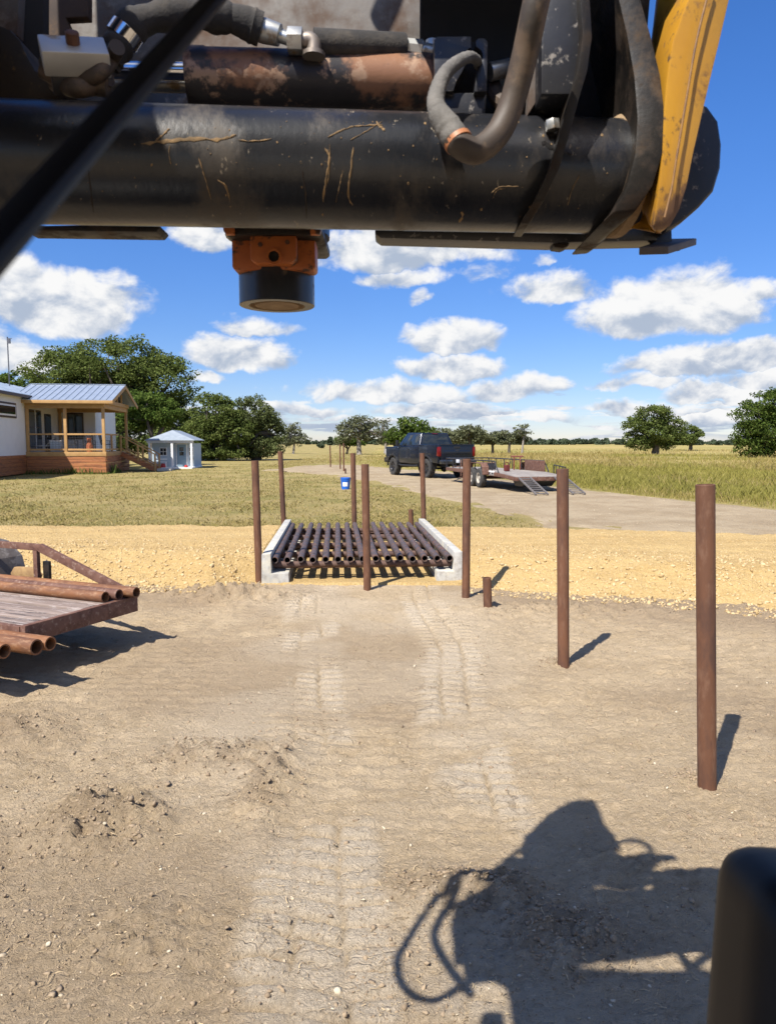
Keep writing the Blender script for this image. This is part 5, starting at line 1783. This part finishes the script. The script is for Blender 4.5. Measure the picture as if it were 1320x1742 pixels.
# --- cab: roof slab, corner posts, floor
MB().prism([(-.66, -.9, 2.23), (.70, -.9, 2.23), (.70, .80, 2.245), (-.60, .80, 2.245)], (0, 0, .09)).build('cab_roof', BLACK_PLAIN, ld, bevel=.02)
for x, y in ((-.64, .66), (.68, .66), (-.64, -.84), (.68, -.84)):
    MB().beam((x, y, .55), (x, y, 2.23), .06, .06).build('cab_post', BLACK_PLAIN, ld, bevel=.01)
MB().box((.02, -.1, .52), (1.36, 1.6, .07)).build('cab_floor', BLACK_PLAIN, ld, bevel=.01)
MB().prism([(-.62, -.95, .18), (-.62, .75, .18), (-.62, .95, .40), (-.62, .78, .485), (-.62, -.95, .485)], (1.3, 0, 0)).build('chassis', BLACK_PLAIN, ld, bevel=.02)
for s in (-1, 1):
    x = .02 + s * .86
    oval = [(x - .16, -1.1 + .30 * math.cos(a), .30 + .30 * math.sin(a)) for a in [R(d) for d in range(90, 271, 20)]] + [(x - .16, .70 + .30 * math.cos(a), .30 + .30 * math.sin(a)) for a in [R(d) for d in range(-90, 91, 20)]]
    MB().prism(oval, (.32, 0, 0)).build('track', TIRE, ld, bevel=.01)

# --- cross tube
TL, TR = A(-200, 272, .965), A(1062, 303, 1.13)
tdir = (TR - TL).normalized()
MB().lathe([(0, 0), (0, .0725), ((TR - TL).length, .0775), ((TR - TL).length, 0)], TL, TR, 48).build('cross_tube', TUBE_PAINT, ld)
MB().lathe([(0, .0775), (.004, .083), (.018, .083), (.022, .0775)], TR - tdir * .022, TR, 48).build('weld_ring', DIRT_CLING, ld)

# --- big back plate with its notched right edge, blue-black strip under it
plate([(98, -6), (98, 330), (720, 330), (720, 96), (722, 60), (738, 60), (738, 34), (742, 27), (748, 36), (762, 36), (768, 27), (776, 36), (795, 36), (795, 16), (786, 16), (786, -12)], 1.34, .02, 'back_plate', PLATE_GREY, bevel=.0015)
plate([(210, 150), (360, 150), (390, 215), (210, 215)], 1.30, .02, 'lower_strip', PLATE_BLUE)
plate([(-60, -20), (34, -20), (30, 60), (-60, 60)], 1.12, .02, 'side_plate', PLATE_GREY)
plate([(40, -20), (150, -20), (150, 28), (112, 30), (125, 60), (120, 215), (40, 215)], 1.28, .02, 'rust_plate', M('deep_rust_plate', (.060, .034, .022), (.035, .022, .017), 8, .8, c3=(.11, .06, .025), sscale=12, samt=.3), bevel=.002)
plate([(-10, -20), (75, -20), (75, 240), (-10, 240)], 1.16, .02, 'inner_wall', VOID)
plate([(715, -30), (1075, -30), (1075, 250), (715, 250)], 1.26, .03, 'inner_wall', VOID)  # dark sheet standing in for the shaded interior
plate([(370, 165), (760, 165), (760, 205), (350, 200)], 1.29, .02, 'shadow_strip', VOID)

# --- tilt cylinder with bright rod
c0, c1 = A(319, 131, 1.13), A(742, 140, 1.17)
MB().lathe([(0, .013), (0, .0395), (.004, .0400), (.028, .0400), (.030, .0388), ((c1 - c0).length, .0388), ((c1 - c0).length, 0)], c0, c1, 36).build('tilt_cylinder', CYL_RUST, ld)
rd0, rd1 = A(60, 118, 1.12), A(325, 122, 1.135)
MB().lathe([(0, 0), (0, .0125), ((rd1 - rd0).length, .0125)], rd0, rd1, 28).build('cylinder_rod', CHROME, ld)
MB().lathe([(0, 0), (0, .010), ((rd1 - rd0).length, .010)], A(175, 145, 1.16), A(335, 146, 1.16), 20).build('second_rod', ZINC, ld)

# --- clamp box, bolt, bundled hoses at the left
cb = Vector(A(128, 96, 1.0))
rot = Matrix.Rotation(R(-9), 3, 'Y') @ Matrix.Rotation(R(22), 3, 'Z') @ Matrix.Rotation(R(50), 3, 'X')
bx = MB().box(cb, (.080, .050, .030), rot).build('clamp_box', SILVER_BOX, ld, bevel=.003)
MB().lathe([(0, 0), (0, .0085), (.013, .0085), (.014, .0065), (.014, 0)], cb + rot @ Vector((.0, 0, .015)), cb + rot @ Vector((0, 0, .05)), 8).build('bolt', RUST, bx)
MB().box(cb + rot @ Vector((.002, -.018, -.026)), (.070, .012, .026), rot).build('clamp_lip', PLATE_BLUE, bx, bevel=.003)
for ctrl, rr in (([(75, 120), (100, 132), (135, 128), (165, 140), (185, 132)], .011), ([(95, 140), (130, 150), (160, 146), (185, 150)], .012), ([(80, 105), (90, 125), (120, 140), (150, 135), (175, 120), (190, 100), (200, 80)], .010)):
    MB().tube(curve_pts([A(x, y, 1.01 + .012 * math.sin(x)) for x, y in ctrl], 7), rr, 12).build('bundled_hose', HOSE, ld)
sl = curve_pts([A(182, 108, 1.04), A(196, 92, 1.04), A(205, 70, 1.05), A(230, 42, 1.06), A(285, 26, 1.07), A(345, 24, 1.08), A(400, 33, 1.09), A(444, 50, 1.10)], 9)
rs = [(.0165 + .0026 * (random.random() - .5) + .002 * math.sin(i * .55) + .004 * min(1, i / 25)) for i in range(len(sl))]
MB().tube(sl, rs, 16).build('fabric_sleeve', SLEEVE, ld)
MB().tube([A(207, 68, 1.05), A(219, 51, 1.05)], .0225, 18).build('hose_clamp', CHROME, ld)
MB().tube([A(228, 62, 1.04), A(212, 40, 1.04)], .004, 8).build('clamp_screw', ZINC, ld)
y_ = 1.10
MB().tube([A(443, 51, y_), A(452, 53, y_), A(476, 60, y_), A(478, 61, y_)], [.016, .0165, .0145, .009], 14).tube([A(476, 61, y_), A(494, 67, y_)], .009, 12).build('hose_fitting', ZINC, ld)
MB().tube([A(490, 69, y_), A(515, 70, y_)], .0175, 6).build('hex_nut', ZINC, ld, bevel=.001)
MB().tube(curve_pts([A(514, 70, y_), A(527, 68, y_), A(534, 76, y_), A(534, 96, y_)], 5), .0105, 12).tube([A(534, 90, y_), A(534, 97, y_)], .016, 12).build('elbow', M('brass_grey_elbow', (.30, .26, .22), (.22, .18, .15), 14, .5, .6), ld)
MB().tube([A(534, 72, 1.12), A(600, 76, 1.13), A(688, 80, 1.15)], .0185, 16).build('braided_hose', SLEEVE, ld)
MB().tube([A(686, 80, 1.15), A(718, 84, 1.15), A(721, 85, 1.15)], [.0125, .0135, .008], 8).tube([A(719, 85, 1.15), A(745, 88, 1.15)], .0095, 12).build('hose_fitting', ZINC, ld)
MB().tube([A(735, 70, 1.155), A(735, 104, 1.155)], .010, 10).build('port_block', ZINC, ld)

# --- keyhole bracket
YB = 1.10


def arcpx(cx, cy, rr, a0, a1, n=10):
    return [(cx + rr * math.cos(R(a0 + (a1 - a0) * k / n)), cy - rr * math.sin(R(a0 + (a1 - a0) * k / n))) for k in range(n + 1)]


plate([(738, 68), (744, 62), (801, 62), (801, 80)] + arcpx(806, 95, 15, 108, 218, 8) + [(786, 122), (776, 138), (771, 155), (740, 155)], YB, .03, 'slotted_bracket', PLATE_BLUE if False else BLACK_PLAIN, bevel=.002)
plate([(809, 80), (809, 69), (814, 64), (824, 64), (830, 70), (828, 156), (806, 156)] + arcpx(806, 95, 15, -60, 60, 6), YB, .03, 'slotted_bracket', BLACK_PLAIN, bevel=.002)
plate([(742, 157), (828, 157), (824, 206), (750, 206)], YB + .012, .05, 'bracket_foot', BLACK_PLAIN, bevel=.003)
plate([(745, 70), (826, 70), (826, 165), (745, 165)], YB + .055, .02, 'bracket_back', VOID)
# --- thick looping hose
hp_ = curve_pts([A(925, -60, .92), A(908, 20, .93), A(892, 95, .95), A(872, 170, .965), A(848, 225, .965), A(812, 256, .955), A(783, 247, .95), A(768, 226, .955)], 10)
MB().tube(hp_, .0160, 20).build('big_hose', HOSE, ld)
g1 = curve_pts([A(776, 238, .952), A(764, 220, .957), A(752, 203, .96), A(744, 188, .965)], 6)
MB().tube(g1, [.0165, .017, .0172, .017, .0168, .0165, .017, .0172, .0168, .016, .0158, .0155, .015, .0148, .0145, .014, .0135, .013, .013][:len(g1)], 16).build('crimp_collar', GREY_SLEEVE, ld)
MB().lathe([(0, .015), (0, .0178), (.006, .0178), (.006, .015)], A(781, 244, .951), A(771, 229, .955), 18).build('copper_band', M('copper_band', (.40, .16, .07), (.3, .12, .05), 20, .5), ld)
g2 = curve_pts([A(745, 192, .965), A(741, 172, .975), A(746, 148, .99), A(758, 124, 1.005), A(778, 106, 1.03), A(798, 97, 1.06), A(811, 103, 1.09), A(812, 112, 1.12)], 8)
MB().tube(g2, [.0122 - .00012 * i + .0004 * math.sin(i * 2.3) for i in range(len(g2))], 14).build('frayed_hose', GREY_SLEEVE, ld)
MB().tube([A(832, 123, 1.13), A(868, 115, 1.14)], .0125, 20).build('pin', ZINC, ld, bevel=.002)
plate([(868, 100), (874, 84), (888, 98), (886, 150), (868, 150)], 1.16, .02, 'ear_plate', PLATE_GREY, bevel=.002)
plate([(838, 128), (880, 132), (872, 165), (846, 160)], 1.2, .02, 'dirt_patch', DIRT_CLING)
MB().tube(curve_pts([A(835, 140, 1.16), A(845, 165, 1.14), A(862, 180, 1.12), A(880, 185, 1.10)], 6), .012, 10).build('short_hose', HOSE, ld)

# --- black box channel, gusset that wraps the tube, nut
MB().prism([A(922, -40, 1.02), A(990, -40, 1.02), A(984, 160, 1.02), A(920, 160, 1.02)], (.0, .14, 0)).prism([A(921, 163, 1.03), A(983, 163, 1.03), A(958, 198, 1.09), A(897, 196, 1.09)], (0, .06, 0)).build('box_channel', BLACK_PLAIN, ld, bevel=.003)
plate([(905, 60), (921, 40), (920, 160), (897, 196)], 1.06, .02, 'channel_side', PLATE_GREY, bevel=.002)
m = MB()
gp = [(994, -40, 1.0), (1000, 60, 1.0), (992, 118, 1.0), (978, 165, 1.0), (962, 225, 1.005), (944, 285, 1.01), (918, 340, 1.025), (893, 380, 1.06)]
vs, fs = [], []
for (x, y, Y) in gp:
    a = A(x, y, Y)
    for dxp, dy in ((-.007, 0), (.006, .003), (.007, .07), (-.006, .07)):
        vs.append(a + Vector((dxp, dy, 0)))
for i in range(len(gp) - 1):
    for k in range(4):
        fs.append((i * 4 + k, i * 4 + (k + 1) % 4, i * 4 + 4 + (k + 1) % 4, i * 4 + 4 + k))
fs += [(3, 2, 1, 0), tuple(len(vs) - 4 + k for k in range(4))]
m.add(vs, fs).build('gusset', BLACK_MUD, ld, bevel=.002)
MB().tube([A(938, 205, 1.03), A(940, 222, 1.03)], .010, 6).build('nut', ZINC, ld, bevel=.001)
plate([(915, 200), (950, 200), (935, 250), (915, 330), (905, 380), (880, 380), (912, 280)], 1.10, .02, 'tube_collar', BLACK_MUD, bevel=.003)

# --- inner web with caked dirt and the thick end flange
plate([(1040, -20), (1068, -20), (1078, 120), (1085, 225), (1036, 225)], 1.235, .02, 'inner_web', DIRT_CLING)
m = MB()
gp = [(1062, -40, 1.05), (1088, 60, 1.05), (1103, 130, 1.045), (1110, 200, 1.035), (1106, 262, 1.035), (1090, 318, 1.04), (1062, 362, 1.055), (1030, 390, 1.09)]
vs, fs = [], []
for i, (x, y, Y) in enumerate(gp):
    a = A(x, y, Y)
    wl = .015 + .006 * math.sin(math.pi * i / 7)
    for dxp, dy in ((-wl, 0), (wl * .75, -.004), (wl * .75, .14), (-wl, .15)):
        vs.append(a + Vector((dxp, dy, 0)))
for i in range(len(gp) - 1):
    for k in range(4):
        fs.append((i * 4 + k, i * 4 + (k + 1) % 4, i * 4 + 4 + (k + 1) % 4, i * 4 + 4 + k))
fs += [(3, 2, 1, 0), tuple(len(vs) - 4 + k for k in range(4))]
m.add(vs, fs).build('end_flange', BLACK_MUD, ld, bevel=.004)
plate([(1098, -30), (1108, -30), (1100, 70), (1086, 100), (1084, -30)], 1.2, .03, 'flange_rib', PLATE_GREY)
plate([(985, 230), (1075, 215), (1090, 300), (1060, 370), (960, 392), (930, 370)], 1.24, .02, 'tube_end_plate', BLACK_MUD)
# --- mounting plate lip under the tube, with its small tab
MB().prism([A(40, 384, 1.20), A(268, 380, 1.20), A(273, 386, 1.20), A(266, 395, 1.20), A(60, 392, 1.20), A(40, 392, 1.20)], (0, .05, 0)).build('lower_lip', BLACK_MUD, ld, bevel=.003)
MB().prism([A(638, 384, 1.22), A(700, 380, 1.22), A(1118, 388, 1.24), A(1118, 409, 1.24), A(940, 413, 1.24), A(648, 405, 1.22), A(638, 398, 1.22)], (0, .05, 0)).build('lower_lip', BLACK_PLAIN, ld, bevel=.003)
plate([(941, 411), (970, 411), (966, 419), (958, 422), (942, 420)], 1.245, .03, 'lip_tab', BLACK_MUD, bevel=.002)
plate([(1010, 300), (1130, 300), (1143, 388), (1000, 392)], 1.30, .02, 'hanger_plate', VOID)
# --- stop bracket at the right: hanger and flat shelf
plate([(1108, 385), (1142, 380), (1143, 418), (1106, 424)], 1.30, .02, 'hanger_plate', BLACK_PLAIN, bevel=.002)
sh = [A(1086, 432, 1.22), A(1140, 430, 1.22), A(1186, 414, 1.36), A(1122, 419, 1.36)]
zz = sum(p.z for p in sh) / 4
sf = MB().prism([A(1086, 434, 1.20), A(1136, 432.5, 1.20), A(1184, 417, 1.36), A(1130, 418, 1.36)], (0, 0, .012)).build('stop_shelf', M('dusty_steel', (.10, .08, .062), (.07, .055, .045), 12, .7), ld, bevel=.0015)
MB().lathe([(-.002, 0), (-.002, .006), (.0, .006)], A(1150, 424, 1.28), A(1150, 424, 1.28) + Vector((0, 0, 1)), 14).build('bolt_hole', VOID, sf)


# --- yellow lift arms
def arm(name, side, pts_in, Yf, th, dep):
    """box-section arm: outline in the photograph at distance Yf, th wide across, running dep metres forward"""


ao = [(1128, -60), (1122, 0), (1112, 70), (1104, 140), (1118, 200), (1116, 260), (1104, 315), (1096, 362), (1106, 390), (1122, 396)]
ai = [(1122, 396), (1140, 386), (1160, 345), (1172, 290), (1190, 210), (1204, 150), (1224, 70), (1240, 0), (1254, -60)]
rg = [(1182, -60), (1166, 0), (1142, 70), (1132, 140), (1122, 200), (1126, 260), (1116, 315), (1104, 362), (1108, 392)]
# inner face (lit), front face (in shade) as one box: back edge deeper
vs = []
nrow = 10
lft = [(1126, -60), (1119, 0), (1110, 70), (1103, 140), (1114, 200), (1112, 260), (1102, 315), (1096, 355), (1101, 380), (1112, 394)]
mid = [(1196, -60), (1170, 0), (1144, 70), (1133, 140), (1128, 200), (1126, 260), (1120, 315), (1114, 360), (1110, 388), (1116, 396)]
rgt = [(1254, -60), (1240, 0), (1224, 70), (1207, 140), (1192, 205), (1179, 262), (1168, 318), (1156, 356), (1140, 384), (1122, 397)]
m = MB()
for (a, b_, c) in zip(lft, mid, rgt):
    tip_ = .05 if a[1] > 390 else 0.0
    p0, p1, p2 = A(a[0], a[1], 1.12 - tip_), A(b_[0], b_[1], 1.03 + tip_ * .6), A(c[0], c[1], 1.05 + tip_ * .4)
    up_ = .034 if a[1] > 300 else .0
    p3 = p2 + Vector((.0, .10, up_)) - Vector((.01, 0, 0))
    p4 = p0 + Vector((.02, .08, up_))
    vs += [p0, p1, p2, p3, p4]
fs = []
for i in range(nrow - 1):
    for k in range(5):
        fs.append((i * 5 + k, i * 5 + 5 + k, i * 5 + 5 + (k + 1) % 5, i * 5 + (k + 1) % 5))
fs += [tuple(range(5)), tuple(len(vs) - 1 - k for k in range(5))]
m.add(vs, fs)
ra = m.build('lift_arm', YELLOW, ld, bevel=.004)
# weld seam running down the front face
wp = [A(x, y, 1.028) for x, y in ((1212, -40), (1196, 20), (1182, 80), (1170, 150), (1160, 210), (1150, 270), (1142, 320), (1130, 370))]
MB().tube(curve_pts(wp, 4), .0016, 6).build('weld_seam', M('seam_rust', (.26, .13, .03), (.12, .06, .03), 60, .7), ra)
# upper run of both arms back to the rear of the machine
UR = A(1226, -100, 1.09)
MB().beam(UR + Vector((0, .03, -.02)), (.66, .95, 3.15), .075, .13, (1, 0, 0)).beam((.66, .96, 3.13), (.80, -1.1, 2.2), .075, .20).build('rear_arm', YELLOW, ld, bevel=.006)
# pivot cover disc behind the right arm
pc = A(1176, 285, 1.22)
m = MB()
outl = [(1150, 180), (1180, 168), (1204, 180), (1222, 205), (1228, 245), (1226, 285), (1214, 325), (1190, 352), (1160, 378), (1130, 395)]
m.prism([A(x, y, 1.20) for x, y in outl], (0, .06, 0))
m.build('pivot_cover', BLACK_PLAIN, ld, bevel=.008, seg=3)

# left arm: its muddy knuckle shows, the rest is above and left of the view
m = MB()
kn = [(-60, 20), (-5, 40), (18, 50), (35, 68), (44, 90), (60, 118), (95, 145), (135, 168), (180, 172), (130, 180), (60, 178), (-60, 190)]
m.prism([A(x, y, 1.04) for x, y in kn], (0, .10, 0))
m.build('arm_knuckle', YELLOW_MUD, ld, bevel=.006)
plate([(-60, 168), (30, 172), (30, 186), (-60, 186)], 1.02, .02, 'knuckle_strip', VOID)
MB().beam((-.64, 1.0, 2.12), (-.64, 1.0, 2.98), .08, .12).build('lift_arm', YELLOW, ld, bevel=.006)
MB().beam((-.64, 1.02, 2.92), (-.64, -1.1, 2.45), .075, .16).build('rear_arm', YELLOW, ld, bevel=.006)

gq = [S(x, y, .85) for x, y in ((775, 1548), (850, 1522), (905, 1510), (950, 1550), (948, 1640), (870, 1690), (815, 1660), (772, 1632), (768, 1590))]
MB().prism(gq, (0, .03, 0)).build('shadow_plate', BLACK_MUD, ld, bevel=.005)  # unseen plate shaped to cast the left part of the machine's shadow
MB().prism([(-.02, .98, 2.47), (.44, .98, 2.47), (.44, 1.25, 2.47), (-.02, 1.25, 2.47)], (0, 0, .02)).build('shade_plate', BLACK_PLAIN, ld, bevel=.003)  # added above the view to keep the inner wall in shade
# mud smeared and splashed on the tube
MUD = M('dried_mud', (.25, .155, .070), (.12, .078, .038), 60, .9, 0, .001, 200)


def on_tube(px, py, lift):
    d_ = pix_dir(px, py).normalized()
    o_ = Vector((0, 0, EYE))
    w0_ = o_ - TL
    dd_ = d_ - tdir * d_.dot(tdir)
    ww_ = w0_ - tdir * w0_.dot(tdir)
    s_ = max(0, min(1, (px + 200) / 1262))
    rr_ = .0725 + .005 * s_ + lift
    a_, b_, c_ = dd_.dot(dd_), 2 * dd_.dot(ww_), ww_.dot(ww_) - rr_ * rr_
    q_ = b_ * b_ - 4 * a_ * c_
    if q_ < 0:
        return None
    return o_ + d_ * ((-b_ - math.sqrt(q_)) / (2 * a_))


rm = random.Random(4)


def smear(ctrl, wd, name='mud_streak', mat=None):
    pts = curve_pts([Vector((x, y, 0)) for x, y in ctrl], 6)
    vs, fs = [], []
    for i, p in enumerate(pts):
        t_ = (pts[min(i + 1, len(pts) - 1)] - pts[max(i - 1, 0)]).normalized()
        nx, ny = -t_.y, t_.x
        h = wd * .62 * (.2 + 1.1 * rm.random()) * (1 if 0 < i < len(pts) - 1 else .2)
        jx, jy = rm.uniform(-.5, .5) * wd * .5, rm.uniform(-.5, .5) * wd * .5
        row = [on_tube(p.x + jx + nx * h * k, p.y + jy + ny * h * k, l_) for k, l_ in ((-1, .0002), (0, .0007), (1, .0002))]
        if None in row:
            continue
        vs += row
    for i in range(len(vs) // 3 - 1):
        for k in (0, 1):
            fs.append((i * 3 + k, i * 3 + k + 1, i * 3 + 3 + k + 1, i * 3 + 3 + k))
    if fs:
        MB().add(vs, fs).build(name, mat or MUD, ld)


smear([(240, 245), (285, 240), (330, 236), (370, 238), (402, 230)], 5)
smear([(255, 247), (275, 232), (290, 218)], 3)
smear([(289, 246), (288, 262), (291, 280)], 1.3)
smear([(338, 268), (348, 300), (360, 340)], 1.6)
smear([(405, 238), (430, 240), (462, 236)], 2.2)
smear([(553, 252), (560, 268), (556, 300), (549, 345)], 3)
smear([(561, 245), (560, 290), (556, 318)], 1.6)
smear([(583, 290), (577, 320), (571, 345)], 1.5)
smear([(601, 250), (597, 290), (592, 330), (600, 350)], 2.4)
smear([(557, 233), (590, 218), (610, 214), (650, 212)], 2)
smear([(596, 238), (625, 222), (650, 206)], 1.3)
smear([(640, 206), (648, 216), (655, 222)], 4)
smear([(836, 328), (850, 318), (882, 317)], 1.8)
smear([(838, 338), (845, 324), (860, 320)], 1.4)
smear([(150, 262), (152, 300), (160, 365)], 2.2, mat=BLACK_MUD)
smear([(515, 290), (520, 330), (522, 372)], 2.2, mat=BLACK_MUD)
smear([(370, 306), (385, 318), (392, 345)], 2.4)
smear([(785, 360), (787, 368), (780, 378)], 3)
smear([(965, 350), (972, 325), (985, 298)], 1.3)
smear([(920, 240), (945, 255), (975, 262)], 7, mat=BLACK_MUD)
ms_ = MB()
for k in range(150):
    x, y = rm.uniform(60, 1040), 205 + 165 * rm.random() ** 1.5
    r_ = .6 + 1.9 * rm.random() ** 4
    c_ = on_tube(x, y, .0002)
    ring_ = [on_tube(x + r_ * math.cos(a) * rm.uniform(.6, 1.3), y + r_ * math.sin(a) * rm.uniform(.6, 1.6), .0002) for a in (0, 1.05, 2.1, 3.14, 4.2, 5.24)]
    t_ = on_tube(x, y, .0007)
    if None in ring_ or t_ is None:
        continue
    ms_.add([t_] + ring_, [(0, 1 + i, 1 + (i + 1) % 6) for i in range(6)])
o = ms_.build('mud_specks', MUD, ld)
o['kind'] = 'stuff'

# looping hoses beyond the left arm
hz = [(915, 1440, 1.0), (880, 1450, 1.0), (840, 1482, 1.0), (790, 1508, 1.0), (735, 1545, 1.0), (694, 1595, .98), (676, 1640, .96), (690, 1682, .95), (732, 1700, .95), (782, 1680, .95)]
pts = [S(x, y, Y) for x, y, Y in hz]
cpts = curve_pts(pts, 6)
MB().tube(cpts, [.014 + (.006 if 12 < i < 22 else 0) + (.004 * math.sin(i * 1.7) if 8 < i < 26 else 0) for i in range(len(cpts))], 12).build('looped_hose', HOSE, ld)
pts = [S(x, y, 1.0) for x, y in ((1040, 1438), (1075, 1432), (1100, 1442), (1108, 1458), (1090, 1470))]
MB().tube(curve_pts(pts, 6), .014, 10).build('looped_hose', HOSE, ld)
pts = [S(x, y, Y) for x, y, Y in ((790, 1510, 1.0), (765, 1545, 1.0), (738, 1590, 1.0), (760, 1640, .98), (800, 1690, .95))]
MB().tube(curve_pts(pts, 6), .016, 10).build('looped_hose', HOSE, ld)
lp = [S(x, y, 1.02) for x, y in ((760, 1530), (830, 1500), (935, 1488), (960, 1560), (940, 1640), (860, 1690), (800, 1670), (745, 1630), (735, 1580))]

MB().prism([(-.50, 1.00, 2.135), (.42, 1.085, 2.175), (.42, 1.335, 2.195), (-.50, 1.335, 2.155)], (0, 0, .012)).build('shadow_web', BLACK_PLAIN, ld, bevel=.002)  # added behind the tube to close a lit gap in the ground shadow
MB().box((-.55, .86, 2.385), (.215, .03, .37)).build('shadow_plate', BLACK_MUD, ld, bevel=.004)  # added to shade away a bright spot on the tube's left end

# --- wiper across the upper left, very near
w0, w1 = A(-60, 480, .19), A(385, -25, .50)
MB().beam(w0, w1, .0115, .007, (0, -1, 0)).build('wiper_arm', RUBBER, ld, bevel=.003)

# --- joystick cowl at the lower right
jc = A(1364, 1682, .50)
rotj = Matrix.Rotation(R(4), 3, 'Y') @ Matrix.Rotation(R(-6), 3, 'X')
MB().box(jc, (.108, .10, .178), rotj, .97).build('control_cowl', RUBBER, ld, bevel=.034, seg=6)
MB().box(jc + rotj @ Vector((.014, -.040, -.022)), (.078, .05, .15), rotj, .95).build('control_pod', VOID, ld, bevel=.022, seg=5)
MB().tube([jc + Vector((.03, -.05, -.05)), jc + Vector((.045, -.075, -.01)), jc + Vector((.05, -.085, .01))], .012, 12).build('control_lever', M('brown_grip', (.10, .05, .03), (.07, .04, .03), 10, .6), ld)

# ------------------------------------------------------------------ orange post driver hanging behind the tube
YD = 1.42
dd = A(466, 455, YD)
ad = thing('post_driver', 'orange bracket and black round driver head hanging under the cross tube', 'post driver', (dd.x, dd.y, 0), 0, None, True)
w = 1 / F * YD
MB().prism([A(378, 380, YD - .06), A(548, 380, YD - .06), A(548, 394, YD - .06), A(541, 399, YD - .06), A(386, 399, YD - .06), A(380, 393, YD - .06)], (0, .18, 0)).build('flange', BLACK_MUD, ad, bevel=.003)
for x0, x1 in ((379, 398), (528, 548)):
    plate([(x0, 385), (x1, 385), (x1 - (4 if x0 > 400 else 0), 398), (x0 + (5 if x0 < 400 else 0), 398)], YD - .075, .012, 'flange_corner', ORANGE, ad, .001)
plate([(394, 398), (536, 398), (537, 454), (533, 459), (399, 459), (395, 454)], YD - .02, .05, 'housing', ORANGE, ad, .004)
plate([(425, 401), (504, 401), (505, 440), (494, 448), (437, 448), (426, 441)], YD - .05, .028, 'front_bracket', ORANGE, ad, .003)
m = MB()
c = A(466, 436, YD - .058)
m.lathe([(0, .0095), (0, .0135), (.012, .0135), (.012, .0095)], c, c + Vector((0, 1, 0)), 24)
m.build('pin_boss', ORANGE, ad)
MB().disc(A(466, 436, YD - .0515), (0, -1, 0), .0095).build('pin_hole', VOID, ad)
for (x, y) in ((443, 416), (489, 412)):
    q = A(x, y, YD - .0505)
    MB().lathe([(0, 0), (0, .004), (.004, .0045)], q - Vector((0, .003, 0)), q + Vector((0, 1, 0)), 6).build('bolt', RUST, ad)
cz = [A(471, 458, YD + .05), A(471, 520, YD + .05)]
rr = 62 / F * (YD + .05) * 1.0
ctop = Vector((cz[0].x, YD + .05, cz[0].z))
hgt = cz[0].z - A(471, 521, YD + .05).z
MB().lathe([(0, 0), (0, rr), (hgt * .985, rr), (hgt, rr * .985), (hgt, rr * .74)], ctop, ctop - Vector((0, 0, 1)), 48).build('driver_head', BLACK_PAINT, ad)
MB().lathe([(0, rr * .735), (-.006, rr * .72), (-.006, rr * .60), (.0, rr * .58), (-.003, rr * .3), (-.004, 0)], ctop - Vector((0, 0, hgt)), ctop - Vector((0, 0, hgt + 1)), 40).build('anvil', DIRT_CLING, ad)
MB().lathe([(0, 0), (0, .10), (.45, .10), (.45, 0)], (dd.x, YD + .06, A(466, 399, YD).z + .01), (dd.x, YD + .06, 9), 28).build('driver_body', BLACK_PAINT, ad)

mast = [S(x, y, 1.44) for x, y in ((893, 1476), (892, 1458), (897, 1443), (930, 1412), (955, 1392), (978, 1379), (1020, 1377), (1028, 1400), (1046, 1430), (1058, 1446), (1040, 1480), (960, 1490))]
MB().prism(mast, (0, .10, 0)).build('shadow_mast', BLACK_MUD, ad, bevel=.006)  # unseen piece, outline shaped to cast the upper lobe of the ground shadow
MB().beam(Vector((dd.x, YD + .06, A(466, 399, YD).z + .4)), sum(mast, Vector()) / len(mast) + Vector((0, .05, 0)), .10, .10).build('mast_link', BLACK_MUD, ad, bevel=.005)
